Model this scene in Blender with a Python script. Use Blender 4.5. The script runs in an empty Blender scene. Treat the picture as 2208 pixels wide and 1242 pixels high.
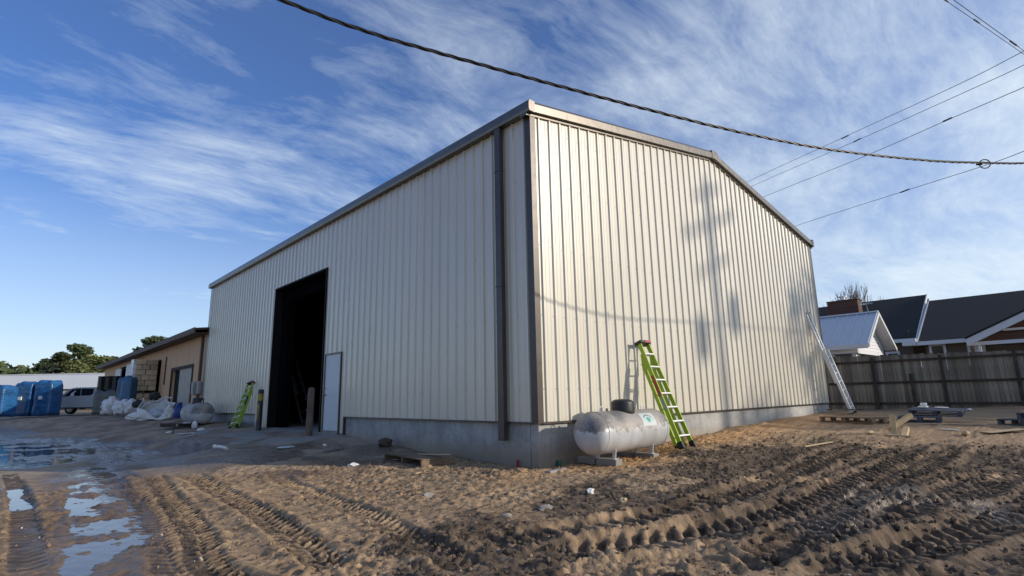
import bpy, bmesh, math, random
import numpy as np
from mathutils import Vector, Matrix, Euler

# ------------------------------------------------------------------ camera
SC = bpy.context.scene
COL = SC.collection
YAW, PITCH, ROLL = 0.81700, 0.19726, -0.01987
FPX = 1162.27
CAM = Vector((-6.762, -6.6156, 0.8936))
_f = Vector((math.cos(YAW) * math.cos(PITCH), math.sin(YAW) * math.cos(PITCH), math.sin(PITCH)))
_r = Vector((math.sin(YAW), -math.cos(YAW), 0)); _u = _r.cross(_f)
VR = math.cos(ROLL) * _r + math.sin(ROLL) * _u
VU = -math.sin(ROLL) * _r + math.cos(ROLL) * _u
VF = _f
cd = bpy.data.cameras.new('camera'); cam = bpy.data.objects.new('camera', cd); COL.objects.link(cam)
cd.sensor_fit = 'HORIZONTAL'; cd.sensor_width = 36.0; cd.lens = 36.0 * FPX / 2208.0
cd.clip_start = 0.05; cd.clip_end = 3000
m = Matrix((VR, VU, -VF)).transposed().to_4x4(); m.translation = CAM
cam.matrix_world = m; SC.camera = cam

# ------------------------------------------------------------------ light
SUN_TO = Vector((0.68, -1.0, 0.43)).normalized()
elev = math.asin(SUN_TO.z); rot = math.atan2(SUN_TO.x, SUN_TO.y)
sd = bpy.data.lights.new('sun', 'SUN'); sd.energy = 3.95; sd.angle = math.radians(0.8); sd.color = (1.0, 0.89, 0.74)
so = bpy.data.objects.new('sun', sd); COL.objects.link(so)
so.rotation_euler = SUN_TO.to_track_quat('Z', 'Y').to_euler(); so.location = (0, 0, 40)
SC.view_settings.view_transform = 'Standard'; SC.view_settings.look = 'None'
SC.view_settings.exposure = 0.0; SC.view_settings.gamma = 1.0; SC.view_settings.use_curve_mapping = False
SC.cycles.max_bounces = 6

def nd(nt, t, **kw):
    n = nt.nodes.new(t)
    for k, v in kw.items(): setattr(n, k, v)
    return n
def setin(n, d):
    for k, v in d.items(): n.inputs[k].default_value = v
def ramp(nt, src, stops, interp='LINEAR'):
    r = nd(nt, 'ShaderNodeValToRGB'); r.color_ramp.interpolation = interp
    e = r.color_ramp.elements
    while len(e) < len(stops): e.new(0.5)
    for i, (p_, c) in enumerate(stops):
        e[i].position = p_; e[i].color = (c if len(c) == 4 else (*c, 1)) if isinstance(c, tuple) else (c, c, c, 1)
    nt.links.new(src, r.inputs[0]); return r.outputs[0]
def mathn(nt, op, a, b=None, clamp=False):
    n = nd(nt, 'ShaderNodeMath', operation=op, use_clamp=clamp)
    for i, v in enumerate((a, b)):
        if v is None: continue
        if isinstance(v, (int, float)): n.inputs[i].default_value = v
        else: nt.links.new(v, n.inputs[i])
    return n.outputs[0]
def mixc(nt, fac, a, b, mode='MIX'):
    n = nd(nt, 'ShaderNodeMix', data_type='RGBA', blend_type=mode)
    for i, v in ((0, fac), (6, a), (7, b)):
        if isinstance(v, (int, float)): n.inputs[i].default_value = v
        elif isinstance(v, tuple): n.inputs[i].default_value = (*v, 1) if len(v) == 3 else v
        else: nt.links.new(v, n.inputs[i])
    return n.outputs[2]
def noise(nt, vec, scale, detail=4, rough=0.55, dist=0.0, dim='3D'):
    n = nd(nt, 'ShaderNodeTexNoise', noise_dimensions=dim)
    setin(n, {'Scale': scale, 'Detail': detail, 'Roughness': rough, 'Distortion': dist})
    if vec is not None: nt.links.new(vec, n.inputs['Vector'])
    return n.outputs[0]
def mapping(nt, vec, scale=(1, 1, 1), rotv=(0, 0, 0), loc=(0, 0, 0)):
    n = nd(nt, 'ShaderNodeMapping'); setin(n, {'Scale': scale, 'Rotation': rotv, 'Location': loc})
    nt.links.new(vec, n.inputs['Vector']); return n.outputs[0]

W = bpy.data.worlds.new('World'); SC.world = W; W.use_nodes = True
nt = W.node_tree; nt.nodes.clear()
out = nd(nt, 'ShaderNodeOutputWorld'); bg = nd(nt, 'ShaderNodeBackground')
sky = nd(nt, 'ShaderNodeTexSky', sky_type='NISHITA', sun_disc=False, sun_elevation=elev, sun_rotation=rot,
         altitude=100, air_density=1.0, dust_density=0.6, ozone_density=2.5)
tc = nd(nt, 'ShaderNodeTexCoord')
sep = nd(nt, 'ShaderNodeSeparateXYZ'); nt.links.new(tc.outputs['Generated'], sep.inputs[0])
zz = mathn(nt, 'ADD', mathn(nt, 'MAXIMUM', sep.outputs[2], 0.0), 0.16)
px_ = mathn(nt, 'DIVIDE', sep.outputs[0], zz); py_ = mathn(nt, 'DIVIDE', sep.outputs[1], zz)
comb = nd(nt, 'ShaderNodeCombineXYZ'); nt.links.new(px_, comb.inputs[0]); nt.links.new(py_, comb.inputs[1])
pv = comb.outputs[0]
# slow warp, then stretched cirrus streaks
wv = nd(nt, 'ShaderNodeTexNoise'); setin(wv, {'Scale': 0.7, 'Detail': 3.0}); nt.links.new(pv, wv.inputs['Vector'])
wsub = nd(nt, 'ShaderNodeVectorMath', operation='SUBTRACT'); nt.links.new(wv.outputs[1], wsub.inputs[0]); wsub.inputs[1].default_value = (.5, .5, .5)
wsc = nd(nt, 'ShaderNodeVectorMath', operation='SCALE'); nt.links.new(wsub.outputs[0], wsc.inputs[0]); wsc.inputs['Scale'].default_value = .75
wadd = nd(nt, 'ShaderNodeVectorMath', operation='ADD'); nt.links.new(pv, wadd.inputs[0]); nt.links.new(wsc.outputs[0], wadd.inputs[1])
wp = wadd.outputs[0]
st = mapping(nt, wp, (0.85, 1.25, 1), (0, 0, math.radians(62)), (2.2, 9.5, 0))
n1 = noise(nt, st, 1.7, 12, 0.62, 0.1)
st2 = mapping(nt, wp, (1.0, 3.4, 1), (0, 0, math.radians(40)), (7.7, 4.2, 0))
n2 = noise(nt, st2, 3.6, 12, 0.70, 0.15)
big = noise(nt, mapping(nt, pv, (1, 1, 1), (0, 0, 0), (20.0, 11.0, 0)), 0.75, 2, 0.5)
c = mathn(nt, 'ADD', mathn(nt, 'MULTIPLY', n1, 0.66), mathn(nt, 'MULTIPLY', n2, 0.34))
c = mathn(nt, 'ADD', c, mathn(nt, 'MULTIPLY', mathn(nt, 'SUBTRACT', big, 0.5), 0.55))
# thin veil grows toward the sun's half of the sky
dot = nd(nt, 'ShaderNodeVectorMath', operation='DOT_PRODUCT'); nt.links.new(tc.outputs['Generated'], dot.inputs[0]); dot.inputs[1].default_value = (0.83, -0.55, 0.0)
veil = mathn(nt, 'MULTIPLY', mathn(nt, 'ADD', dot.outputs['Value'], 0.15), 0.13)
c = mathn(nt, 'ADD', c, veil)
cm = ramp(nt, c, [(0.42, 0.03), (0.52, 0.24), (0.63, 0.54), (0.76, 0.88)])
haze = ramp(nt, mathn(nt, 'MULTIPLY', mathn(nt, 'ADD', dot.outputs['Value'], 0.0), 1.0), [(0.0, 0.0), (0.80, 0.72)])
haze = mathn(nt, 'MULTIPLY', haze, ramp(nt, sep.outputs[2], [(0.1, 1.0), (0.55, 0.25)]))
lowv = ramp(nt, sep.outputs[2], [(0.0, 0.82), (0.10, 0.46), (0.34, 0.06)])
hz_ = mathn(nt, 'MULTIPLY', haze, .62)
scr = mathn(nt, 'SUBTRACT', 1.0, mathn(nt, 'MULTIPLY', mathn(nt, 'SUBTRACT', 1.0, cm), mathn(nt, 'SUBTRACT', 1.0, hz_)))
cmx = mathn(nt, 'MAXIMUM', scr, lowv)
hs = nd(nt, 'ShaderNodeHueSaturation'); setin(hs, {'Hue': 0.508, 'Saturation': 1.28, 'Value': 1.0}); nt.links.new(sky.outputs[0], hs.inputs['Color'])
skyc = mixc(nt, 1.0, hs.outputs[0], (.78, .84, 1.02), 'MULTIPLY')
cl = mixc(nt, cmx, skyc, (5.3, 6.05, 6.7))
nt.links.new(cl, bg.inputs['Color']); bg.inputs['Strength'].default_value = 0.15
nt.links.new(bg.outputs[0], out.inputs[0])

# ------------------------------------------------------------------ helpers
RND = random.Random(7)
def at(px, py, D):
    return CAM + (VF + VR * ((px - 1104) / FPX) - VU * ((py - 621) / FPX)) * D
def hit(px, py, axis, val):
    d = VF + VR * ((px - 1104) / FPX) - VU * ((py - 621) / FPX)
    return CAM + d * ((val - CAM[axis]) / d[axis])

_anch = np.array([
    (-3, -3, -.41), (-5.5, -2, -.44), (-6.5, 1.5, -.47), (-6.7, -3, -.43), (0, -6, -.38), (3, -6, -.30), (-3, 1.5, -.42), (-1.5, -1.5, -.38), (1.5, -2.5, -.34),
    (0, 0, -.33), (0, 1.2, -.31), (0, 2.8, -.24), (0, 5, -.17), (0, 7.1, -.04), (0, 8.6, -.02), (0, 10.5, -.02), (0, 12.7, 0), (0, 14.1, .02), (0, 18, .08), (0, 22, .15),
    (0, 28, .2), (0, 36, .2), (0, 50, .2), (-4, 36, .16), (-4, 50, .18), (-1.5, 25, .1), (-2, 16, -.08), (-1.8, 11, -.12), (-1.8, 7.5, -.18), (-1.2, 3, -.28), (-3, 22, -.22), (-3.5, 10, -.42),
    (-3.2, 15, -.38), (-5.5, 8, -.46), (-6, 13, -.46), (-6, 19, -.44), (-8, 10, -.45), (-8, 20, -.42), (-6, 27, -.42), (-7, 33, -.38), (-9, 36, -.2), (-10, 3, -.42),
    (.9, 0, -.31), (1, -.9, -.285), (2.2, -.9, -.265), (1.5, -.4, -.29), (1.5, -1.3, -.30), (.2, -1, -.33), (3.8, 0, -.16), (3.0, -1.1, -.15), (5, 0, -.10), (7.7, 0, 0), (10.9, 0, .08), (14.6, 0, .14), (4.5, -2, -.2), (7, -2, -.07), (7, -5, -.14), (10, -2.5, .03),
    (14, -2, .09), (18, 0, .0), (20, -2, .12), (20, -5, .2), (16, -6, .08), (11, -6, .0), (30, 0, .1), (30, -8, .2), (20, 10, .1), (40, 40, .2), (-30, 30, .0), (-30, -20, -.3), (30, -30, .1)])
def base_h(x, y):
    x = np.asarray(x, float); y = np.asarray(y, float)
    num = np.zeros_like(x); den = np.zeros_like(x)
    for ax, ay, az in _anch:
        w = 1.0 / ((x - ax) ** 2 + (y - ay) ** 2 + 0.35) ** 2.2
        num += w * az; den += w
    return num / den
def G(px, py):
    d = VF + VR * ((px - 1104) / FPX) - VU * ((py - 621) / FPX)
    t = np.concatenate([np.arange(1.5, 40, .02), np.arange(40, 160, .1)])
    X = CAM.x + d.x * t; Y = CAM.y + d.y * t; Z = CAM.z + d.z * t
    i = int(np.argmax(Z < base_h(X, Y)))
    return Vector((X[i], Y[i], float(base_h(X[i], Y[i]))))
def gz(x, y): return float(base_h(np.array([x]), np.array([y]))[0])

class MB:
    def __init__(s): s.v = []; s.f = []
    def add(s, vs, fs, M=None):
        o = len(s.v)
        s.v += [tuple(M @ Vector(v)) if M is not None else tuple(v) for v in vs]
        s.f += [tuple(i + o for i in f) for f in fs]; return s
    def box(s, a, b, M=None):
        x0, y0, z0 = a; x1, y1, z1 = b
        return s.add([(x0, y0, z0), (x1, y0, z0), (x1, y1, z0), (x0, y1, z0), (x0, y0, z1), (x1, y0, z1), (x1, y1, z1), (x0, y1, z1)],
                     [(0, 3, 2, 1), (4, 5, 6, 7), (0, 1, 5, 4), (1, 2, 6, 5), (2, 3, 7, 6), (3, 0, 4, 7)], M)
    def beam(s, p, q, w, h, up=(0, 0, 1)):
        p = Vector(p); q = Vector(q); d = (q - p); L = d.length; d.normalize()
        up = Vector(up)
        if abs(d.dot(up)) > .98: up = Vector((1, 0, 0))
        x = d.cross(up).normalized(); z = x.cross(d)
        M = Matrix((x, d, z)).transposed().to_4x4(); M.translation = p
        return s.box((-w / 2, 0, -h / 2), (w / 2, L, h / 2), M)
    def tube(s, pts, r, n=8, cap=True):
        pts = [Vector(p) for p in pts]; rs = r if isinstance(r, (list, tuple)) else [r] * len(pts)
        o = len(s.v); prev = None
        for i, p in enumerate(pts):
            d = (pts[min(i + 1, len(pts) - 1)] - pts[max(i - 1, 0)]).normalized()
            if prev is None:
                a = Vector((0, 0, 1)) if abs(d.z) < .9 else Vector((1, 0, 0)); x = d.cross(a).normalized()
            else:
                x = (prev - d * prev.dot(d)).normalized()
            prev = x; y = d.cross(x)
            for k in range(n):
                a = 2 * math.pi * k / n; s.v.append(tuple(p + (x * math.cos(a) + y * math.sin(a)) * rs[i]))
        for i in range(len(pts) - 1):
            for k in range(n):
                a = o + i * n + k; b = o + i * n + (k + 1) % n
                s.f.append((a, b, b + n, a + n))
        if cap:
            s.f.append(tuple(o + k for k in range(n))[::-1]); s.f.append(tuple(o + (len(pts) - 1) * n + k for k in range(n)))
        return s
    def lathe(s, prof, n=24, M=None, ang=2 * math.pi):
        vs = []; fs = []
        for r, z in prof:
            for k in range(n):
                a = ang * k / n; vs.append((r * math.cos(a), r * math.sin(a), z))
        for i in range(len(prof) - 1):
            for k in range(n):
                a = i * n + k; b = i * n + (k + 1) % n; fs.append((a, b, b + n, a + n))
        fs.append(tuple(range(n))[::-1]); fs.append(tuple((len(prof) - 1) * n + k for k in range(n)))
        return s.add(vs, fs, M)
    def prism(s, poly, d, M=None):
        """poly: list of 3D points (planar); extruded by vector d"""
        n = len(poly); d = Vector(d); P = [Vector(p) for p in poly]
        vs = [tuple(p) for p in P] + [tuple(p + d) for p in P]
        fs = [tuple(range(n))[::-1], tuple(range(n, 2 * n))] + [(i, (i + 1) % n, (i + 1) % n + n, i + n) for i in range(n)]
        return s.add(vs, fs, M)
    def mesh(s, name, bevel=0, smooth=False):
        me = bpy.data.meshes.new(name); me.from_pydata(s.v, [], s.f); me.update()
        bm = bmesh.new(); bm.from_mesh(me); bmesh.ops.recalc_face_normals(bm, faces=bm.faces)
        if bevel: bmesh.ops.bevel(bm, geom=bm.edges, offset=bevel, segments=1, affect='EDGES', clamp_overlap=True)
        bm.to_mesh(me); bm.free()
        if smooth:
            me.polygons.foreach_set('use_smooth', [True] * len(me.polygons))
            try: me.set_sharp_from_angle(angle=math.radians(40))
            except Exception: pass
        return me
    def build(s, name, mat, parent=None, bevel=0, smooth=False):
        me = s.mesh(name, bevel, smooth); me.materials.append(mat)
        return link(name, me, parent)
def link(name, me, parent=None):
    o = bpy.data.objects.new(name, me); COL.objects.link(o)
    if parent: o.parent = parent
    return o
def tag(o, label=None, cat=None, group=None, kind=None):
    if label: o['label'] = label
    if cat: o['category'] = cat
    if group: o['group'] = group
    if kind: o['kind'] = kind
    return o
def thing(name, label, cat, loc=(0, 0, 0), rz=0, group=None, M=None):
    o = bpy.data.objects.new(name, None); COL.objects.link(o); o.empty_display_size = .2
    if M is not None: o.matrix_world = M
    else: o.location = loc; o.rotation_euler = (0, 0, rz)
    return tag(o, label, cat, group)
def dup(root, loc=None, rz=None, label=None, M=None, group=None):
    def rec(o, par):
        c_ = o.copy(); COL.objects.link(c_)
        if par is not None: c_.parent = par
        for ch in list(o.children): rec(ch, c_)
        return c_
    kids = rec(root, None)
    if M is not None: kids.matrix_world = M
    else:
        if loc is not None: kids.location = loc
        if rz is not None: kids.rotation_euler = (0, 0, rz)
    if label: kids['label'] = label
    if group: kids['group'] = group
    return kids
def frame(o, x, z):
    x = Vector(x).normalized(); z = Vector(z); z = (z - x * z.dot(x)).normalized(); y = z.cross(x)
    M = Matrix((x, y, z)).transposed().to_4x4(); M.translation = Vector(o); return M

# ------------------------------------------------------------------ materials
def mat(name, col=(.5, .5, .5), rough=.6, metal=0.0, var=0.0, vscale=3.0, bump=0.0, bscale=30.0, col2=None, stretch=(1, 1, 1), rnd=0.0, spec=.5, coat=0.0, cut=(.35, .65)):
    M = bpy.data.materials.new(name); M.use_nodes = True; n = M.node_tree
    b = n.nodes['Principled BSDF']; setin(b, {'Roughness': rough, 'Metallic': metal, 'Specular IOR Level': spec, 'Coat Weight': coat})
    t = nd(n, 'ShaderNodeTexCoord'); v = mapping(n, t.outputs['Object'], stretch)
    if var > 0 or col2:
        f = ramp(n, noise(n, v, vscale, 6, .62), [(cut[0], 0.0), (cut[1], 1.0)])
        c2 = col2 or tuple(x * (1 - var) for x in col)
        cc = mixc(n, f, col, c2)
    else:
        rg = nd(n, 'ShaderNodeRGB'); rg.outputs[0].default_value = (*col, 1); cc = rg.outputs[0]
    if rnd:
        oi = nd(n, 'ShaderNodeObjectInfo'); h = nd(n, 'ShaderNodeHueSaturation'); n.links.new(cc, h.inputs['Color'])
        n.links.new(mathn(n, 'ADD', mathn(n, 'MULTIPLY', oi.outputs['Random'], 2 * rnd), 1 - rnd), h.inputs['Value']); cc = h.outputs[0]
    n.links.new(cc, b.inputs['Base Color'])
    if bump:
        bn = nd(n, 'ShaderNodeBump'); setin(bn, {'Strength': bump, 'Distance': .02}); n.links.new(noise(n, v, bscale, 5, .6), bn.inputs['Height']); n.links.new(bn.outputs[0], b.inputs['Normal'])
    if var and rough > .15:
        n.links.new(mathn(n, 'ADD', mathn(n, 'MULTIPLY', noise(n, v, vscale * 2.3, 4), .25), rough - .12), b.inputs['Roughness'])
    return M

def siding_mat():
    M = bpy.data.materials.new('cream_siding'); M.use_nodes = True; n = M.node_tree; b = n.nodes['Principled BSDF']
    t = nd(n, 'ShaderNodeTexCoord'); v = mapping(n, t.outputs['Object'], (1, 1, .12))
    f = noise(n, v, 5, 5, .6); cc = mixc(n, ramp(n, f, [(.35, 0.), (.7, 1.)]), (.61, .57, .475), (.575, .535, .445))
    sp = nd(n, 'ShaderNodeSeparateXYZ'); n.links.new(t.outputs['Object'], sp.inputs[0])
    # splashed soil near the bottom edge
    g = mathn(n, 'MULTIPLY', ramp(n, mathn(n, 'ADD', sp.outputs[2], mathn(n, 'MULTIPLY', noise(n, t.outputs['Object'], 6, 5), 1.0)), [(.35, .7), (1.0, 0.0)]), .7)
    oi = nd(n, 'ShaderNodeObjectInfo'); hv = nd(n, 'ShaderNodeHueSaturation'); n.links.new(mathn(n, 'ADD', mathn(n, 'MULTIPLY', oi.outputs['Random'], .07), .965), hv.inputs['Value']); n.links.new(cc, hv.inputs['Color'])
    cc = mixc(n, g, hv.outputs[0], (.40, .33, .24)); n.links.new(cc, b.inputs['Base Color'])
    setin(b, {'Metallic': 0.0, 'Specular IOR Level': .8, 'Roughness': .34, 'Coat Weight': .45, 'Coat Roughness': .17})
    n.links.new(mathn(n, 'ADD', mathn(n, 'MULTIPLY', noise(n, t.outputs['Object'], 2.2, 4), .10), .27), b.inputs['Roughness'])
    bn = nd(n, 'ShaderNodeBump'); setin(bn, {'Strength': .05, 'Distance': .02})
    n.links.new(noise(n, mapping(n, t.outputs['Object'], (1.6, 1.6, .5)), 1.2, 1, .4), bn.inputs['Height']); n.links.new(bn.outputs[0], b.inputs['Normal'])
    return M
def concrete_mat(name, base=(.42, .42, .40), dark=(.24, .245, .25), streak=True):
    M = bpy.data.materials.new(name); M.use_nodes = True; n = M.node_tree; b = n.nodes['Principled BSDF']
    t = nd(n, 'ShaderNodeTexCoord'); ob = t.outputs['Object']
    cc = mixc(n, ramp(n, noise(n, ob, 1.7, 8, .65), [(.35, 0.), (.68, 1.)]), base, dark)
    if streak:
        s = ramp(n, noise(n, mapping(n, ob, (7, 7, .5)), 1.0, 6, .65), [(.52, 0.), (.74, .55)])
        cc = mixc(n, s, cc, (.50, .50, .48))
        s2 = ramp(n, noise(n, mapping(n, ob, (3, 3, .35), loc=(4, 2, 0)), 1.0, 5, .6), [(.5, 0.), (.75, .5)])
        cc = mixc(n, s2, cc, (.20, .205, .21))
        cc = mixc(n, ramp(n, noise(n, ob, 11, 7, .75), [(.5, 0.), (.66, .6)]), cc, (.20, .19, .18))
        sp = nd(n, 'ShaderNodeSeparateXYZ'); n.links.new(ob, sp.inputs[0])
        lo = ramp(n, mathn(n, 'ADD', sp.outputs[2], mathn(n, 'MULTIPLY', noise(n, ob, 4, 6), .35)), [(-.0, .85), (.34, 0.)])
        cc = mixc(n, lo, cc, (.26, .2, .14))
    n.links.new(cc, b.inputs['Base Color']); setin(b, {'Roughness': .82})
    bn = nd(n, 'ShaderNodeBump'); setin(bn, {'Strength': .5, 'Distance': .01}); n.links.new(noise(n, ob, 22, 7, .7), bn.inputs['Height']); n.links.new(bn.outputs[0], b.inputs['Normal'])
    return M
MT = {}
MT['siding'] = siding_mat()
MT['trim'] = mat('bronze_trim', (.075, .062, .055), .36, 0.25, .2, 4)
MT['gutter'] = mat('bronze_gutter', (.15, .135, .12), .34, .75, .12, 3)
MT['rib_screw'] = mat('screw_metal', (.35, .33, .28), .4, .6)
MT['stem'] = concrete_mat('stem_concrete')
MT['slab'] = concrete_mat('slab_concrete', (.30, .285, .26), (.21, .195, .175), False)
MT['shade_liner'] = mat('interior_shade', (.005, .005, .007), 1.0, spec=.0)  # interior darkness put into the colour, not a real wall finish
MT['jamb'] = mat('dark_bronze_jamb', (.009, .008, .009), .7, spec=.2)
MT['door'] = mat('white_door', (.62, .66, .68), .5, 0, .06, 2)
MT['brass'] = mat('worn_knob', (.35, .28, .16), .3, .9)
MT['roofm'] = mat('galvalume_roof', (.35, .36, .37), .4, .6)
MT['lime'] = mat('lime_fiberglass', (.32, .46, .03), .42, 0, .12, 4)
MT['alu'] = mat('aluminium', (.66, .68, .70), .5, .15, .08, 5)
MT['white'] = mat('white_plastic', (.72, .73, .72), .5, 0, .1, 5)
MT['blackp'] = mat('black_plastic', (.018, .018, .02), .5, 0, .2, 8)
MT['redl'] = mat('red_label', (.35, .05, .03), .5)
MT['greyl'] = mat('grey_label', (.28, .29, .3), .5)
MT['wood'] = mat('pallet_wood', (.25, .18, .12), .85, 0, .55, 2.0, .4, 30, None, (1, 1, 1), .25)
MT['oldwood'] = mat('weathered_wood', (.28, .255, .205), .9, 0, .6, 3, .4, 24, (.13, .112, .09), (1, 6, .5), .42)
MT['rail'] = mat('dark_rail_wood', (.075, .058, .048), .9, 0, .5, 3, .3, 30)
MT['newwood'] = mat('new_lumber', (.52, .40, .24), .8, 0, .25, 5, .3, 20, None, (1, 1, 1), .15)
MT['bluew'] = mat('blue_painted_wood', (.018, .04, .10), .75, 0, .4, 3, .3, 30, (.075, .08, .09), rnd=.2)
MT['greyw'] = mat('grey_board', (.17, .16, .155), .85, 0, .3, 3, .3, 30)
MT['yellow'] = mat('chipped_yellow_paint', (.45, .36, .03), .6, 0, .4, 8)
MT['pipe'] = mat('dark_pipe', (.05, .045, .06), .5, .2, .4, 6)
MT['rust'] = mat('rusty_post', (.17, .13, .10), .85, 0, .5, 6, .4, 20, (.09, .055, .045), (1, 1, .4))
MT['tan'] = mat('tan_wall', (.70, .44, .26), .8, 0, .1, 1.2, .15, 6, (.62, .39, .225), (1, 1, .6))
MT['brown'] = mat('brown_fascia', (.12, .085, .065), .7, 0, .3, 4)
MT['creamdoor'] = mat('scuffed_cream_door', (.50, .44, .36), .6, 0, .3, 2.5)
MT['greyp'] = mat('grey_paint', (.33, .34, .33), .5, 0, .2, 5)
MT['black'] = mat('bay_shade_black', (.004, .004, .005), 1.0)  # black on the shed's inner walls stands in for shade in the bay
MT['card'] = mat('cardboard', (.50, .39, .26), .85, 0, .2, 4, rnd=.22)
MT['film'] = mat('clear_film', (.60, .66, .70), .3, 0, .25, 5, .4, 8)
MT['sack'] = mat('white_woven_sack', (.74, .75, .75), .7, 0, .2, 4, .5, 9)
MT['bagw'] = mat('white_plastic_bag', (.72, .73, .75), .35, 0, .2, 6, .7, 7)
MT['rag'] = mat('dark_rags', (.03, .03, .035), .8, 0, .3, 6)
MT['wrap'] = mat('blue_wrap', (.022, .13, .34), .28, 0, .3, 2.4, .8, 7, (.01, .055, .14), (1, 1, 1.6))
MT['wrapt'] = mat('blue_teal_wrap', (.03, .13, .26), .35, 0, .3, 1.8, .7, 5, (.015, .06, .13))
MT['gwrap'] = mat('grey_film_wrap', (.11, .125, .12), .35, 0, .3, 2, .7, 5, (.05, .06, .06))
MT['cyl'] = mat('blue_cylinder', (.008, .035, .20), .4)
MT['silver'] = mat('silver_truck_paint', (.45, .48, .50), .32, .2)
MT['glass'] = mat('dark_glass', (.012, .014, .018), .08)
MT['tyre'] = mat('tyre_rubber', (.015, .015, .015), .8)
MT['shing'] = mat('dark_shingles', (.011, .015, .019), .9, 0, .4, 9, .5, 40, (.022, .024, .026), (1, 1, 1))
MT['wtrim'] = mat('white_trim', (.66, .68, .70), .5, 0, .06, 4)
MT['metroof'] = mat('silver_metal_roof', (.52, .58, .66), .40, .15, .06, 2)
MT['clap'] = mat('white_clapboard', (.74, .75, .77), .5, 0, .05, 4)
MT['decalg'] = mat('green_print', (.03, .36, .24), .5)
MT['decal'] = mat('pale_decal', (.52, .57, .55), .4, 0, .1, 9)
MT['cable'] = mat('cable_jacket', (.022, .022, .026), .55)
MT['wire'] = mat('wire', (.06, .063, .072), .6)
MT['green_bark'] = mat('bark', (.09, .065, .05), .9, 0, .4, 6)
MT['greypole'] = mat('utility_pole_wood', (.12, .09, .07), .9, 0, .4, 4)
MT['redpipe'] = mat('red_cap', (.28, .01, .015), .5)
MT['greenpipe'] = mat('green_pipe', (.01, .13, .09), .5)
MT['trailer'] = mat('white_trailer_side', (.84, .87, .90), .5, 0, .05, .4)
MT['ccream'] = mat('cream_panel', (.62, .58, .48), .6, 0, .1, 2)
MT['graffitifree'] = MT['white']
def brick_mat():
    M = bpy.data.materials.new('dark_brick'); M.use_nodes = True; n = M.node_tree; b = n.nodes['Principled BSDF']
    t = nd(n, 'ShaderNodeTexCoord'); v = mapping(n, t.outputs['Object'], (1, 1, 1), (math.radians(90), 0, math.radians(90)))
    br = nd(n, 'ShaderNodeTexBrick'); n.links.new(v, br.inputs['Vector'])
    setin(br, {'Color1': (.11, .048, .034, 1), 'Color2': (.07, .035, .028, 1), 'Mortar': (.12, .10, .085, 1), 'Scale': 1.0, 'Mortar Size': .008, 'Brick Width': .21, 'Row Height': .075})
    n.links.new(br.outputs[0], b.inputs['Base Color']); setin(b, {'Roughness': .9}); return M
MT['brick'] = brick_mat()
def tank_mat():
    M = bpy.data.materials.new('flaking_tank_paint'); M.use_nodes = True; n = M.node_tree; b = n.nodes['Principled BSDF']
    t = nd(n, 'ShaderNodeTexCoord'); ob = t.outputs['Object']; sp = nd(n, 'ShaderNodeSeparateXYZ'); n.links.new(ob, sp.inputs[0])
    f = mathn(n, 'ADD', sp.outputs[2], mathn(n, 'MULTIPLY', mathn(n, 'SUBTRACT', noise(n, ob, 7, 8, .75), .5), .55))
    f = mathn(n, 'SUBTRACT', f, mathn(n, 'MULTIPLY', ramp(n, sp.outputs[0], [(0.0, 0.), (1.0, 1.)]), .06))
    fl = ramp(n, f, [(.42, 0.), (.48, 1.)])
    up = mixc(n, ramp(n, noise(n, ob, 2.0, 5), [(.4, 0.), (.62, 1.)]), (.33, .30, .27), (.13, .125, .13))
    lo = mixc(n, ramp(n, noise(n, mapping(n, ob, (1, 1, .4)), 3, 6, .6), [(.4, 0.), (.7, 1.)]), (.56, .58, .61), (.42, .41, .39))
    cc = mixc(n, fl, lo, up)
    ch = ramp(n, noise(n, ob, 34, 3, .7), [(.64, 0.), (.67, 1.)])
    ch = mathn(n, 'MULTIPLY', ch, ramp(n, f, [(.40, 0.), (.46, 1.)]))
    cc = mixc(n, ch, cc, (.62, .62, .6)); n.links.new(cc, b.inputs['Base Color'])
    setin(b, {'Metallic': .12}); n.links.new(mathn(n, 'ADD', mathn(n, 'MULTIPLY', fl, .3), .30), b.inputs['Roughness'])
    bn = nd(n, 'ShaderNodeBump'); setin(bn, {'Strength': .3, 'Distance': .008}); n.links.new(f, bn.inputs['Height']); n.links.new(bn.outputs[0], b.inputs['Normal'])
    return M
MT['tank'] = tank_mat()
def leaf_mat(name, c1, c2):
    M = bpy.data.materials.new(name); M.use_nodes = True; n = M.node_tree; b = n.nodes['Principled BSDF']
    t = nd(n, 'ShaderNodeTexCoord'); f = ramp(n, noise(n, t.outputs['Object'], 1.1, 4), [(.38, 0.), (.62, 1.)])
    oi = nd(n, 'ShaderNodeObjectInfo'); h = nd(n, 'ShaderNodeHueSaturation'); n.links.new(mixc(n, f, c1, c2), h.inputs['Color'])
    n.links.new(mathn(n, 'ADD', mathn(n, 'MULTIPLY', oi.outputs['Random'], .5), .75), h.inputs['Value'])
    n.links.new(h.outputs[0], b.inputs['Base Color']); setin(b, {'Roughness': .7}); return M
MT['pine'] = leaf_mat('pine_needles', (.045, .070, .026), (.075, .10, .034))
MT['olive'] = leaf_mat('olive_foliage', (.095, .115, .032), (.13, .14, .042))
MT['darkleaf'] = leaf_mat('dark_foliage', (.028, .045, .028), (.05, .07, .04))

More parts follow.
